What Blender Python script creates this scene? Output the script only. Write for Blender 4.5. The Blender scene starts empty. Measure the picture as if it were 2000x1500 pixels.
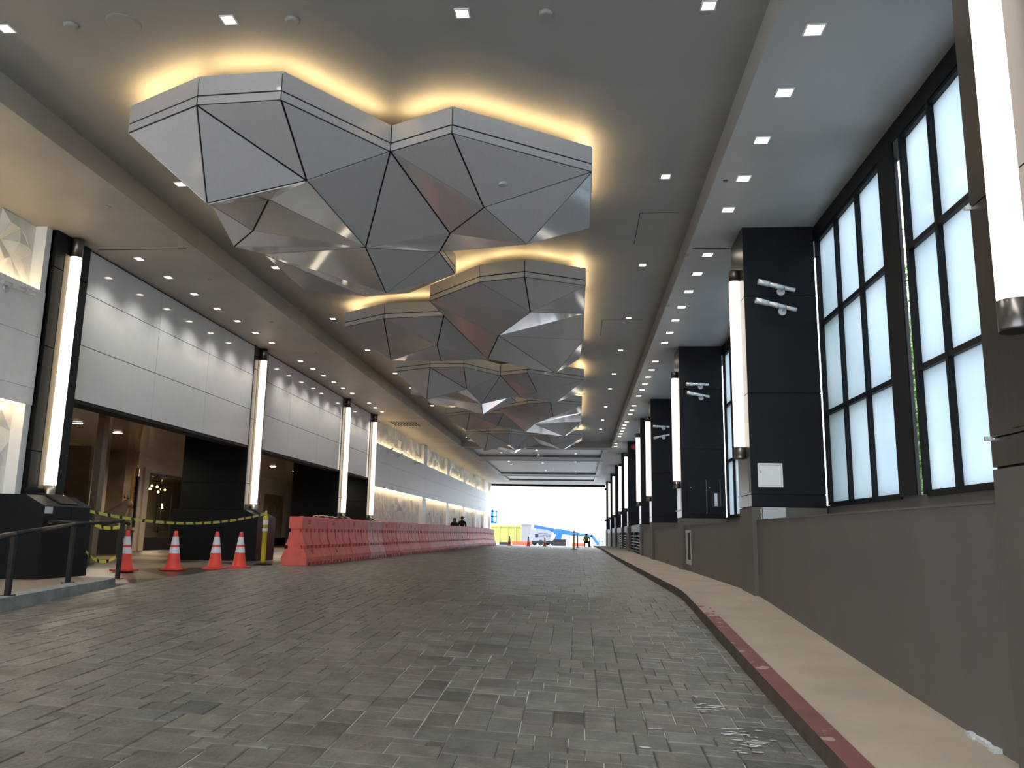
import bpy, bmesh, math, random
from mathutils import Vector, Matrix
random.seed(7)
C = bpy.context.scene.collection
S = bpy.context.scene

# ------------------------------------------------------------------ camera
F = 1600.0
def nrm(v): return v.normalized()
yc = nrm(Vector((129.0, 293.0, F)))                     # hall axis in camera axes (right, down, forward)
uc = Vector((math.sin(0.0017), -math.cos(0.0017), 0.0)); uc = nrm(uc - yc*uc.dot(yc))
xc = yc.cross(uc)
RX, RY, RZ = xc, yc, uc                                  # rows: world axes in camera axes
def ray(px, py):
    c = Vector((px-1000.0, py-750.0, F))
    return Vector((RX.dot(c), RY.dot(c), RZ.dot(c)))
def at(px, py, axis, val):                               # photogrammetry: pixel -> point on a known plane
    r = ray(px, py); return r*(val/r[axis])
def atX(px, py, v): return at(px, py, 0, v)
def atY(px, py, v): return at(px, py, 1, v)
def atZ(px, py, v): return at(px, py, 2, v)
def proj(p):
    c = RX*p[0]+RY*p[1]+RZ*p[2]
    if c.z <= 0.01: return (-9e9, -9e9)
    return 1000+F*c.x/c.z, 750+F*c.y/c.z
cam = bpy.data.cameras.new('camera'); co = bpy.data.objects.new('camera', cam); C.objects.link(co)
cam.sensor_width = 36.0; cam.lens = F/2000*36.0; cam.clip_start = 0.05; cam.clip_end = 800
M = Matrix.Identity(4)
for i in range(3):
    M[i][0] = (RX, RY, RZ)[i][0]; M[i][1] = -(RX, RY, RZ)[i][1]; M[i][2] = -(RX, RY, RZ)[i][2]
co.matrix_world = M; S.camera = co

# ------------------------------------------------------------------ world: bright overcast
W = bpy.data.worlds.new('world'); S.world = W; W.use_nodes = True
nt = W.node_tree; nt.nodes.clear()
o = nt.nodes.new('ShaderNodeOutputWorld'); bg = nt.nodes.new('ShaderNodeBackground')
tc = nt.nodes.new('ShaderNodeTexCoord'); ns = nt.nodes.new('ShaderNodeTexNoise'); rp = nt.nodes.new('ShaderNodeValToRGB')
ns.inputs['Scale'].default_value = 1.6; ns.inputs['Detail'].default_value = 5
rp.color_ramp.elements[0].position = .35; rp.color_ramp.elements[0].color = (.74, .87, 1.0, 1)
rp.color_ramp.elements[1].position = .62; rp.color_ramp.elements[1].color = (.93, .96, 1.0, 1)
nt.links.new(tc.outputs['Generated'], ns.inputs['Vector']); nt.links.new(ns.outputs['Fac'], rp.inputs['Fac'])
nt.links.new(rp.outputs['Color'], bg.inputs['Color']); nt.links.new(bg.outputs[0], o.inputs[0])
bg.inputs['Strength'].default_value = 4.4
S.view_settings.view_transform = 'Standard'; S.view_settings.look = 'None'
S.view_settings.exposure = 0.0; S.view_settings.gamma = 1.0; S.view_settings.use_curve_mapping = False
TUBE_E = 3.0; LED_E = 85.0; DOWN_E = 14.0; NICHE_E = 22.0; SPOT_W = 72.0

# ------------------------------------------------------------------ materials
def mat(name, col, rough=.5, metal=0.0, spec=.5, var=.12, scale=6.0, bump=0.0, bscale=40.0, stretch=None, coat=0.0, tint=False, island=False, detail=4):
    m = bpy.data.materials.new(name); m.use_nodes = True; t = m.node_tree; b = t.nodes['Principled BSDF']
    b.inputs['Roughness'].default_value = rough; b.inputs['Metallic'].default_value = metal
    b.inputs['Specular IOR Level'].default_value = spec
    if coat: b.inputs['Coat Weight'].default_value = coat; b.inputs['Coat Roughness'].default_value = .08
    tcn = t.nodes.new('ShaderNodeTexCoord'); mp = t.nodes.new('ShaderNodeMapping')
    if stretch: mp.inputs['Scale'].default_value = stretch
    geo = t.nodes.new('ShaderNodeNewGeometry')
    t.links.new(geo.outputs['Position'], mp.inputs['Vector'])
    n = t.nodes.new('ShaderNodeTexNoise'); n.inputs['Scale'].default_value = scale; n.inputs['Detail'].default_value = detail
    t.links.new(mp.outputs[0], n.inputs['Vector'])
    r = t.nodes.new('ShaderNodeMapRange'); r.inputs[1].default_value = .3; r.inputs[2].default_value = .7
    r.inputs[3].default_value = 1-var; r.inputs[4].default_value = 1+var
    t.links.new(n.outputs['Fac'], r.inputs[0])
    mx = t.nodes.new('ShaderNodeVectorMath'); mx.operation = 'SCALE'; mx.inputs[0].default_value = col[:3]
    t.links.new(r.outputs[0], mx.inputs['Scale'])
    last = mx.outputs[0]
    if tint or island:
        m2 = t.nodes.new('ShaderNodeVectorMath'); m2.operation = 'MULTIPLY'
        a = t.nodes.new('ShaderNodeVertexColor'); a.layer_name = 'tint'
        t.links.new(last, m2.inputs[0]); t.links.new(a.outputs['Color'], m2.inputs[1]); last = m2.outputs[0]
    t.links.new(last, b.inputs['Base Color'])
    if bump:
        n2 = t.nodes.new('ShaderNodeTexNoise'); n2.inputs['Scale'].default_value = bscale; n2.inputs['Detail'].default_value = 5
        t.links.new(mp.outputs[0], n2.inputs['Vector'])
        bp = t.nodes.new('ShaderNodeBump'); bp.inputs['Strength'].default_value = bump; bp.inputs['Distance'].default_value = .02
        t.links.new(n2.outputs['Fac'], bp.inputs['Height']); t.links.new(bp.outputs[0], b.inputs['Normal'])
    return m
def emit(name, col, e):
    m = bpy.data.materials.new(name); m.use_nodes = True; t = m.node_tree; t.nodes.clear()
    o = t.nodes.new('ShaderNodeOutputMaterial'); s = t.nodes.new('ShaderNodeEmission')
    s.inputs[0].default_value = (*col, 1); s.inputs[1].default_value = e; t.links.new(s.outputs[0], o.inputs[0]); return m

m_ceil = mat('ceiling plaster', (.34, .33, .31), .55, var=.05, scale=1.2, bump=.05, bscale=3)
m_sofL = mat('left soffit plaster', (.40, .375, .34), .5, var=.10, scale=.9, bump=.16, bscale=2.2, spec=.35)
m_sofR = mat('right soffit plaster', (.42, .42, .42), .45, var=.05, scale=1.0, bump=.04, bscale=3)
m_coff = mat('coffer white', (.90, .92, .93), .5, var=.03)
m_cofftrim = mat('coffer trim grey', (.20, .20, .20), .45, var=.05)
m_dark = mat('charcoal cladding', (.0065, .0085, .0115), .48, var=.15, scale=3, spec=.22)
m_darker = mat('black cladding', (.005, .0048, .0045), .6, var=.15, scale=3, spec=.15)
m_core = mat('shadow joint black', (.006, .006, .007), .8, var=.1)
m_bronze = mat('bronze metal cladding', (.115, .108, .102), .33, metal=.9, var=.06, stretch=(1, 1, .05), scale=60)
m_steel = mat('brushed steel', (.62, .61, .60), .28, metal=1.0, var=.06, stretch=(1, 1, .05), scale=60)
m_reflector = mat('satin reflector strip', (.22, .165, .10), .5, metal=0.0, var=.05)
m_cap = mat('dark bronze cap', (.16, .15, .14), .30, metal=.9, var=.08)
m_silver = mat('silver painted metal', (.72, .74, .76), .35, metal=.5, var=.08)
m_lowwall = mat('taupe stucco wall', (.140, .129, .117), .75, var=.05, scale=2.0, bump=.10, bscale=60)
m_base = mat('taupe column base', (.125, .115, .102), .7, var=.05, scale=2, bump=.05)
m_patch = mat('white primer patch', (.55, .58, .60), .7, var=.05)
m_walk = mat('tan concrete sidewalk', (.335, .285, .225), .85, var=.10, scale=1.5, bump=.12, bscale=50)
m_leftwalk = mat('tan left landing', (.26, .21, .165), .6, var=.10, scale=2, bump=.1)
m_curbg = mat('grey painted curb', (.24, .27, .28), .7, var=.22, scale=5, bump=.15, bscale=25)
m_white = mat('white gloss fascia', (.66, .668, .68), .07, var=.02, spec=.55)
m_whitem = mat('white matt panel', (.86, .865, .87), .5, var=.03)
m_relief = mat('white relief plaster', (.84, .83, .81), .7, var=.04)
m_cloud = mat('satin aluminium panel', (.50, .505, .525), .5, metal=0.0, var=.03, stretch=(1, .1, 1), scale=30, coat=1.0)
m_marble = mat('beige marble', (.46, .385, .30), .18, var=.10, scale=1.4)
m_brown = mat('polished brown marble', (.22, .16, .11), .10, var=.22, scale=2.2)
m_entryceil = mat('glossy taupe soffit', (.30, .215, .135), .16, var=.06, scale=1)
m_black = mat('black steel', (.010, .010, .011), .35, var=.1)
m_rubber = mat('black rubber', (.015, .015, .015), .8, var=.2)
m_yellow = mat('yellow plastic', (.62, .50, .03), .45, var=.10)
m_cone = mat('cone orange', (.85, .085, .06), .5, var=.08)
m_refl = mat('reflective white', (.80, .82, .90), .35, var=.03)
m_bar = [mat('barrier red', (.82, .15, .12), .5, var=.14, scale=4), mat('barrier faded red', (.82, .22, .19), .5, var=.14, scale=4),
         mat('barrier pale pink', (.82, .37, .37), .55, var=.12, scale=4)]
m_bargrey = mat('barrier marking', (.10, .07, .07), .6)
m_glass = None
m_blue = mat('lift blue', (.02, .13, .62), .4, var=.06)
m_lwhite = mat('lift white', (.25, .26, .30), .4, var=.05)
m_lgrey = mat('lift grey lettering', (.10, .12, .18), .5)
m_cont = mat('pale yellow steel', (.42, .39, .10), .6, var=.06)
m_box = mat('pale grey box', (.22, .21, .225), .7, var=.08)
m_orange = mat('orange red plastic', (.85, .12, .05), .5)
m_ext = mat('pale concrete ground', (.70, .70, .69), .9, var=.05)
m_leaf = mat('leaf green', (.16, .34, .04), .6, var=.4, scale=8)
m_stem = mat('green stem', (.12, .16, .04), .7)
m_skin = mat('skin', (.42, .25, .17), .6)
m_cloth = mat('dark cloth', (.010, .010, .012), .9)
m_hair = mat('dark hair', (.012, .009, .008), .6)
m_vest = mat('hi vis vest', (.42, .52, .06), .7)
m_red = mat('alarm red', (.45, .015, .02), .4)
m_sculpt = mat('taupe stone figure', (.12, .09, .068), .45, var=.2, scale=6)
m_planter = mat('dark planter', (.012, .013, .015), .45, var=.1)
m_planter2 = m_planter
m_tube = emit('tube diffuser', (1.0, .86, .66), TUBE_E)
m_tubeR = emit('tube diffuser white', (1.0, .90, .78), TUBE_E)
m_led = emit('led strip warm', (1.0, .70, .33), LED_E)
m_niche = emit('niche led warm', (1.0, .74, .40), NICHE_E)
m_down = emit('downlight lamp', (1.0, .86, .66), DOWN_E)
m_globe = emit('lobby globe', (1.0, .74, .30), 14.0)
m_lobby = mat('warm lobby wall', (.34, .27, .19), .3, var=.1, scale=1.5)
m_amber = emit('amber screen', (1.0, .52, .16), 3.0)

# worn red curb paint, real paint that stops where the paint stops
def curb_mat():
    m = mat('worn red curb paint', (.145, .042, .038), .6, var=.2, scale=3, bump=.1)
    t = m.node_tree; b = t.nodes['Principled BSDF']; src = b.inputs['Base Color'].links[0].from_socket
    geo = t.nodes.new('ShaderNodeNewGeometry'); n = t.nodes.new('ShaderNodeTexNoise'); n.inputs['Scale'].default_value = 5.5; n.inputs['Detail'].default_value = 6
    t.links.new(geo.outputs['Position'], n.inputs['Vector'])
    sx = t.nodes.new('ShaderNodeSeparateXYZ'); t.links.new(geo.outputs['Position'], sx.inputs[0])
    mr = t.nodes.new('ShaderNodeMapRange'); mr.inputs[1].default_value = 9.0; mr.inputs[2].default_value = 12.5; mr.inputs[3].default_value = 0; mr.inputs[4].default_value = .45
    t.links.new(sx.outputs['Y'], mr.inputs[0])
    ad = t.nodes.new('ShaderNodeMath'); ad.operation = 'ADD'; t.links.new(n.outputs['Fac'], ad.inputs[0]); t.links.new(mr.outputs[0], ad.inputs[1])
    r = t.nodes.new('ShaderNodeMapRange'); r.inputs[1].default_value = .63; r.inputs[2].default_value = .66
    t.links.new(ad.outputs[0], r.inputs[0])
    mx = t.nodes.new('ShaderNodeMix'); mx.data_type = 'RGBA'; mx.inputs['B'].default_value = (.30, .22, .18, 1)
    t.links.new(r.outputs[0], mx.inputs['Factor']); t.links.new(src, mx.inputs['A']); t.links.new(mx.outputs['Result'], b.inputs['Base Color'])
    return m
m_curb = curb_mat()
m_curbside = mat('dark brown curb side', (.085, .065, .052), .85, var=.3, scale=6, bump=.2)  # curb face, darker and browner than the red top
m_paver = mat('paver stone', (.120, .115, .105), .40, var=.30, scale=7, bump=.35, bscale=26, tint=True, spec=.5, detail=7)
def joint_mat():
    m = mat('paver joint sand', (.050, .046, .040), .9, var=.2, scale=20)
    t = m.node_tree; b = t.nodes['Principled BSDF']; src = b.inputs['Base Color'].links[0].from_socket
    geo = t.nodes.new('ShaderNodeNewGeometry'); n = t.nodes.new('ShaderNodeTexNoise'); n.inputs['Scale'].default_value = 1.3; n.inputs['Detail'].default_value = 3
    t.links.new(geo.outputs['Position'], n.inputs['Vector'])
    r = t.nodes.new('ShaderNodeMapRange'); r.inputs[1].default_value = .48; r.inputs[2].default_value = .54; t.links.new(n.outputs['Fac'], r.inputs[0])
    mx = t.nodes.new('ShaderNodeMix'); mx.data_type = 'RGBA'; mx.inputs['B'].default_value = (.52, .50, .45, 1)
    t.links.new(r.outputs[0], mx.inputs['Factor']); t.links.new(src, mx.inputs['A']); t.links.new(mx.outputs['Result'], b.inputs['Base Color'])
    return m
m_joint = joint_mat()
def tile_mat():
    m = mat('entry stone floor', (.17, .138, .105), .32, var=.15, scale=3)
    t = m.node_tree; b = t.nodes['Principled BSDF']; src = b.inputs['Base Color'].links[0].from_socket
    geo = t.nodes.new('ShaderNodeNewGeometry'); mp = t.nodes.new('ShaderNodeMapping'); mp.inputs['Rotation'].default_value = (0, 0, math.radians(45)); mp.inputs['Scale'].default_value = (.42, .42, 0)
    ck = t.nodes.new('ShaderNodeTexChecker'); ck.inputs['Scale'].default_value = 1.0
    t.links.new(geo.outputs['Position'], mp.inputs[0]); t.links.new(mp.outputs[0], ck.inputs['Vector'])
    mx = t.nodes.new('ShaderNodeMix'); mx.data_type = 'RGBA'; mx.inputs['B'].default_value = (.045, .036, .03, 1)
    t.links.new(ck.outputs['Fac'], mx.inputs['Factor']); t.links.new(src, mx.inputs['A']); t.links.new(mx.outputs['Result'], b.inputs['Base Color'])
    return m
m_entryfloor = tile_mat()
def frosted():
    m = bpy.data.materials.new('frosted glass'); m.use_nodes = True; t = m.node_tree; t.nodes.clear()
    o = t.nodes.new('ShaderNodeOutputMaterial'); tr = t.nodes.new('ShaderNodeBsdfTranslucent'); gl = t.nodes.new('ShaderNodeBsdfGlossy'); fr = t.nodes.new('ShaderNodeFresnel'); mx = t.nodes.new('ShaderNodeMixShader')
    geo = t.nodes.new('ShaderNodeNewGeometry'); n = t.nodes.new('ShaderNodeTexNoise'); n.inputs['Scale'].default_value = .9
    r = t.nodes.new('ShaderNodeValToRGB'); r.color_ramp.elements[0].color = (.60, .69, .75, 1); r.color_ramp.elements[1].color = (.88, .94, .97, 1)
    t.links.new(geo.outputs['Position'], n.inputs['Vector']); t.links.new(n.outputs['Fac'], r.inputs[0]); t.links.new(r.outputs[0], tr.inputs[0])
    gl.inputs['Roughness'].default_value = .12; fr.inputs[0].default_value = 1.35
    t.links.new(fr.outputs[0], mx.inputs[0]); t.links.new(tr.outputs[0], mx.inputs[1]); t.links.new(gl.outputs[0], mx.inputs[2]); t.links.new(mx.outputs[0], o.inputs[0])
    return m
m_frost = frosted()
def clear_glass():
    m = bpy.data.materials.new('door glass'); m.use_nodes = True; t = m.node_tree; t.nodes.clear()
    o = t.nodes.new('ShaderNodeOutputMaterial'); tr = t.nodes.new('ShaderNodeBsdfTransparent'); gl = t.nodes.new('ShaderNodeBsdfGlossy'); fr = t.nodes.new('ShaderNodeFresnel'); mx = t.nodes.new('ShaderNodeMixShader')
    tr.inputs[0].default_value = (.90, .86, .80, 1); gl.inputs['Roughness'].default_value = .02
    gg = t.nodes.new('ShaderNodeNewGeometry'); mi = t.nodes.new('ShaderNodeMapRange'); mi.inputs[3].default_value = 1.5; mi.inputs[4].default_value = 1/1.5   # same Fresnel on the back face of the pane
    t.links.new(gg.outputs['Backfacing'], mi.inputs[0]); t.links.new(mi.outputs[0], fr.inputs[0])
    t.links.new(fr.outputs[0], mx.inputs[0]); t.links.new(tr.outputs[0], mx.inputs[1]); t.links.new(gl.outputs[0], mx.inputs[2]); t.links.new(mx.outputs[0], o.inputs[0])
    return m
m_glass = clear_glass()
def tape_mat():
    m = mat('caution tape', (.62, .60, .10), .45, var=.05)
    t = m.node_tree; b = t.nodes['Principled BSDF']; src = b.inputs['Base Color'].links[0].from_socket
    uv = t.nodes.new('ShaderNodeUVMap'); uv.uv_map = 'UVMap'; w = t.nodes.new('ShaderNodeTexWave'); w.inputs['Scale'].default_value = 1.1; w.inputs['Distortion'].default_value = 1.0
    t.links.new(uv.outputs[0], w.inputs['Vector'])
    r = t.nodes.new('ShaderNodeMapRange'); r.inputs[1].default_value = .82; r.inputs[2].default_value = .86; t.links.new(w.outputs['Fac'], r.inputs[0])
    mx = t.nodes.new('ShaderNodeMix'); mx.data_type = 'RGBA'; mx.inputs['B'].default_value = (.02, .02, .015, 1)
    t.links.new(r.outputs[0], mx.inputs['Factor']); t.links.new(src, mx.inputs['A']); t.links.new(mx.outputs['Result'], b.inputs['Base Color'])
    return m
m_tape = tape_mat()

# ------------------------------------------------------------------ geometry helpers
class MB:
    def __init__(s): s.v = []; s.f = []; s.m = []; s.cur = 0; s.smooth = []
    def face(s, idx, sm=False): s.f.append(tuple(idx)); s.m.append(s.cur); s.smooth.append(sm)
    def poly(s, pts, sm=False):
        n = len(s.v); s.v += [tuple(p) for p in pts]; s.face(range(n, n+len(pts)), sm); return s
    def box(s, x0, x1, y0, y1, z0, z1):
        n = len(s.v); s.v += [(x, y, z) for z in (z0, z1) for y in (y0, y1) for x in (x0, x1)]
        for q in ((0, 2, 3, 1), (4, 5, 7, 6), (0, 1, 5, 4), (2, 6, 7, 3), (0, 4, 6, 2), (1, 3, 7, 5)): s.face([n+i for i in q])
        return s
    def cbox(s, x0, x1, y0, y1, z0, z1, b):      # box with chamfered vertical edges and top
        return s.prism([(x0+b, y0), (x1-b, y0), (x1, y0+b), (x1, y1-b), (x1-b, y1), (x0+b, y1), (x0, y1-b), (x0, y0+b)], z0, z1)
    def prism(s, poly, z0, z1):                  # polygon in XY extruded in Z
        n = len(s.v); k = len(poly)
        s.v += [(x, y, z0) for x, y in poly]+[(x, y, z1) for x, y in poly]
        s.face([n+i for i in range(k)][::-1]); s.face([n+k+i for i in range(k)])
        for i in range(k): j = (i+1) % k; s.face((n+i, n+j, n+k+j, n+k+i))
        return s
    def prismY(s, poly, y0, y1):                 # polygon in XZ extruded in Y
        n = len(s.v); k = len(poly)
        s.v += [(x, y0, z) for x, z in poly]+[(x, y1, z) for x, z in poly]
        s.face([n+i for i in range(k)]); s.face([n+k+i for i in range(k)][::-1])
        for i in range(k): j = (i+1) % k; s.face((n+i, n+k+i, n+k+j, n+j))
        return s
    def tube(s, p0, p1, r0, r1=None, k=12, caps=True):
        r1 = r0 if r1 is None else r1
        p0 = Vector(p0); p1 = Vector(p1); d = (p1-p0).normalized()
        a = d.orthogonal().normalized(); b = d.cross(a); n = len(s.v)
        for p, r in ((p0, r0), (p1, r1)):
            for i in range(k):
                t = 2*math.pi*i/k; s.v.append(tuple(p+a*math.cos(t)*r+b*math.sin(t)*r))
        for i in range(k): j = (i+1) % k; s.face((n+i, n+j, n+k+j, n+k+i), True)
        if caps: s.face([n+i for i in range(k)][::-1]); s.face([n+k+i for i in range(k)])
        return s
    def lathe(s, prof, cx=0, cy=0, k=20, cap=True):  # (r, z) profile about a vertical axis
        n = len(s.v)
        for r, z in prof:
            for i in range(k): t = 2*math.pi*i/k; s.v.append((cx+r*math.cos(t), cy+r*math.sin(t), z))
        for q in range(len(prof)-1):
            for i in range(k): j = (i+1) % k; s.face((n+q*k+i, n+q*k+j, n+(q+1)*k+j, n+(q+1)*k+i), True)
        if cap:
            s.face([n+i for i in range(k)][::-1]); q = len(prof)-1; s.face([n+q*k+i for i in range(k)])
        return s
    def ball(s, c, r, k=12, h=8, sz=1.0):
        n = len(s.v)
        for a in range(h+1):
            ph = math.pi*a/h
            for i in range(k): t = 2*math.pi*i/k; s.v.append((c[0]+r*math.sin(ph)*math.cos(t), c[1]+r*math.sin(ph)*math.sin(t), c[2]+r*sz*math.cos(ph)))
        for a in range(h):
            for i in range(k): j = (i+1) % k; s.face((n+a*k+i, n+(a+1)*k+i, n+(a+1)*k+j, n+a*k+j), True)
        return s
    def mesh(s, name, mats, off=(0, 0, 0)):
        me = bpy.data.meshes.new(name)
        ox, oy, oz = off
        me.from_pydata([(x-ox, y-oy, z-oz) for x, y, z in s.v], [], s.f)
        for m in (mats if isinstance(mats, (list, tuple)) else [mats]): me.materials.append(m)
        me.polygons.foreach_set('material_index', s.m); me.polygons.foreach_set('use_smooth', s.smooth)
        me.update(); return me
def link(name, me, parent=None):
    o = bpy.data.objects.new(name, me); C.objects.link(o)
    if parent is not None: o.parent = parent
    return o
def wloc(o):
    v = Vector((0, 0, 0))
    while o is not None: v = v+Vector(o.location); o = o.parent
    return v
def part(name, mb, m, parent):                    # mb holds world coordinates; all parents are unrotated while building
    return link(name, mb.mesh(name, m, wloc(parent)), parent)
def tag(o, label=None, cat=None, group=None, kind=None):
    if label: o['label'] = label
    if cat: o['category'] = cat
    if group: o['group'] = group
    if kind: o['kind'] = kind
    return o
def thing(name, label, cat, loc, group=None):
    o = bpy.data.objects.new(name, None); o.empty_display_size = .1; C.objects.link(o); o.location = loc
    return tag(o, label, cat, group)
def solo(name, mb, m, label, cat, loc, group=None):
    o = link(name, mb.mesh(name, m, loc)); o.location = loc; return tag(o, label, cat, group)
def struct(name, mb, m, loc=(0, 0, 0)):
    o = link(name, mb.mesh(name, m, loc)); o.location = loc; o['kind'] = 'structure'; return o
def dup(root, loc, label=None, group=None, rotz=None):
    r = root.copy(); C.objects.link(r); r.location = loc
    if rotz is not None: r.rotation_euler = (0, 0, rotz)
    if label: r['label'] = label
    if group: r['group'] = group
    for ch in root.children:
        c = ch.copy(); C.objects.link(c); c.parent = r
        for g in ch.children:
            d = g.copy(); C.objects.link(d); d.parent = c
    return r
COUNT = {}
def ordn(n):
    U_ = ['', 'first', 'second', 'third', 'fourth', 'fifth', 'sixth', 'seventh', 'eighth', 'ninth', 'tenth', 'eleventh', 'twelfth', 'thirteenth', 'fourteenth', 'fifteenth', 'sixteenth', 'seventeenth', 'eighteenth', 'nineteenth', 'twentieth']
    return U_[n] if n <= 20 else 'twenty-'+U_[n-20]
def numbered(label, group):
    COUNT[group] = COUNT.get(group, 0)+1; return label+', '+ordn(COUNT[group])+' from the near end'
def lerp(pts, y):
    if y <= pts[0][0]: return pts[0][1]
    for (a, va), (b, vb) in zip(pts, pts[1:]):
        if y <= b: return va+(vb-va)*(y-a)/(b-a)
    return pts[-1][1]

# ------------------------------------------------------------------ levels (eye is z = 0)
ZS = [(-8, -2.12), (0, -1.59), (7.7, -1.10), (11.6, -.835), (12.1, -.806), (12.7, -.787), (50, -.79), (79, -1.03)]
ZL = [(-8, -1.5), (0, -1.05), (4, -.97), (8.4, -.89), (12, -.875), (13.5, -.82), (15.5, -.775), (50, -.775), (79, -1.12)]
FL = -.77
def zs(y): return lerp(ZS, y)
def zroad(x, y):
    t = min(1.1, max(-.1, (x+6.6)/8.15)); return lerp(ZL, y)*(1-t)+(zs(y)-.11)*t
YB, YE = -4.0, 79.0
XC = -8.22          # face of the left fascia
XF = 2.46           # face of the right columns
CZ, MZ = 4.60, 4.94 # soffits, raised main ceiling

# ------------------------------------------------------------------ floor with pavers
def curbx(y): return lerp([(-8, 1.50), (12.3, 1.50), (33, 1.36), (79, 1.42)], y)
def leftx(y):        # left edge of the paved lane
    return lerp([(-8, -3.3), (5, -5.15), (8.4, -6.03), (12.3, -6.95), (13, -6.8), (79, -6.6)], y)
fl = MB(); ys = [-7+i*.5 for i in range(0, 173)]
for a, b in zip(ys, ys[1:]):
    for q in range(8):
        def xx(y, q): return leftx(y)-.02+(curbx(y)+.06-leftx(y))*q/8
        p = [(xx(a, q), a), (xx(a, q+1), a), (xx(b, q+1), b), (xx(b, q), b)]
        fl.poly([(x, y, zroad(x, y)-.0065) for x, y in p])
floor = struct('floor', fl, m_joint)
U = .105; NX, NY = 84, 440; X0, Y0 = -7.2, 1.6
occ = [[False]*NX for _ in range(NY)]
SHAPES = [(2, 3), (2, 2), (3, 2), (2, 1), (3, 3), (2, 3), (3, 2), (2, 2), (4, 2), (2, 1)]
pavers = []
for j in range(NY):
    for i in range(NX):
        if occ[j][i]: continue
        random.shuffle(SHAPES)
        for w, h in SHAPES+[(2, 1), (1, 1)]:
            if i+w <= NX and j+h <= NY and not any(occ[j+b][i+a] for b in range(h) for a in range(w)): break
        for b in range(h):
            for a in range(w): occ[j+b][i+a] = True
        pavers.append((X0+i*U, Y0+j*U*.98, w*U, h*U*.98))
def paver_geo(mb, x, y, w, h, g, lift, tilt):
    x1, y1 = x+w-g, y+h-g; x += g; y += g; c = .007
    def z(px, py): return zroad(px, py)+lift+tilt[0]*(px-x)+tilt[1]*(py-y)
    n = len(mb.v)
    for (ax, ay, dz) in ((x, y, -.02), (x1, y, -.02), (x1, y1, -.02), (x, y1, -.02)): mb.v.append((ax, ay, z(ax, ay)+dz-.004))
    for (ax, ay) in ((x, y), (x1, y), (x1, y1), (x, y1)): mb.v.append((ax, ay, z(ax, ay)-.005))
    for (ax, ay) in ((x+c, y+c), (x1-c, y+c), (x1-c, y1-c), (x+c, y1-c)): mb.v.append((ax, ay, z(ax, ay)))
    mb.face((n+8, n+9, n+10, n+11))
    for r in (0, 4):
        for k in range(4): l = (k+1) % 4; mb.face((n+r+k, n+r+l, n+r+4+l, n+r+4+k))
def tintcol(x, y):
    v = random.choice((.80, .88, .92, .96, 1.0, 1.04, 1.10, 1.2)); k = random.random()
    if k < .07: v *= .70
    w = random.uniform(-.02, .04)
    return (v*(1+w), v, v*(1-w*.8), 1)
def set_tint(me, cols):
    a = me.color_attributes.new('tint', 'FLOAT_COLOR', 'CORNER'); flat = []
    for p in me.polygons: flat += list(cols[p.index])*p.loop_total
    a.data.foreach_set('color', flat)
keep = []
for (x, y, w, h) in pavers:
    cx, cy = x+w/2, y+h/2
    lx, rx = leftx(cy), curbx(cy)+.01
    if x < lx: w -= lx-x; x = lx
    if x+w > rx: w = rx-x
    if w < .035: continue
    cx = x+w/2
    px, py = proj((cx, cy, zroad(cx, cy)))
    keep.append((cy if -500 < px < 2300 and py < 1700 else 999, x, y, w, h))
keep.sort()
mass = MB(); mcols = []
for q, (d, x, y, w, h) in enumerate(keep):
    if d == 999 and y > 4: continue
    lift = random.uniform(-.001, .0015); tilt = (random.uniform(-.006, .006), random.uniform(-.005, .005)); t = tintcol(x, y); g = random.uniform(.0018, .0042)
    if q < 300:
        mb = MB(); paver_geo(mb, x, y, w, h, g, lift, tilt); me = mb.mesh('paver', m_paver, (x, y, zroad(x, y))); set_tint(me, [t]*len(me.polygons))
        o = link('paver', me, floor); o.location = (x, y, zroad(x, y))
    else:
        n0 = len(mass.f); paver_geo(mass, x, y, w, h, g, lift, tilt); mcols += [t]*(len(mass.f)-n0)
YM = Y0+NY*U*.98
y = YM
while y < YE:                                            # beyond: whole courses, too fine to tell apart
    h = .42; x = leftx(y)
    while x < curbx(y)-.1:
        w = random.choice((.6, .8, 1.0)); w = min(w, curbx(y)-x)
        n0 = len(mass.f); paver_geo(mass, x, y, w, h, .004, 0, (0, 0)); mcols += [tintcol(x, y)]*(len(mass.f)-n0); x += w
    y += h
me = mass.mesh('paver_field', m_paver); set_tint(me, mcols)
pf = link('paver_field', me, floor); pf['kind'] = 'stuff'

sm = MB(); rs = random.Random(5)
for (px, py, n, sx, sy) in ((1465, 1455, 26, 42, 14), (1385, 1382, 16, 26, 9), (1440, 1430, 12, 34, 8), (1360, 1360, 3, 6, 4), (1260, 1462, 2, 3, 2), (1275, 1425, 2, 8, 2)):
    for i in range(n):
        qx, qy = px+rs.gauss(0, sx*.5), py+rs.gauss(0, sy*.5); p = atZ(qx, qy, -1.4)
        for _ in range(4): p = atZ(qx, qy, zroad(p.x, p.y))
        l = rs.uniform(.012, .05); w = rs.uniform(.004, .012)
        sm.poly([(p.x+a*l, p.y+b*w, zroad(p.x+a*l, p.y+b*w)+.006) for a, b in ((-1, 0), (-.4, -1), (.5, -.8), (1, .1), (.3, 1), (-.5, .7))])
part('paint_mark', sm, m_patch, floor)

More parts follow.
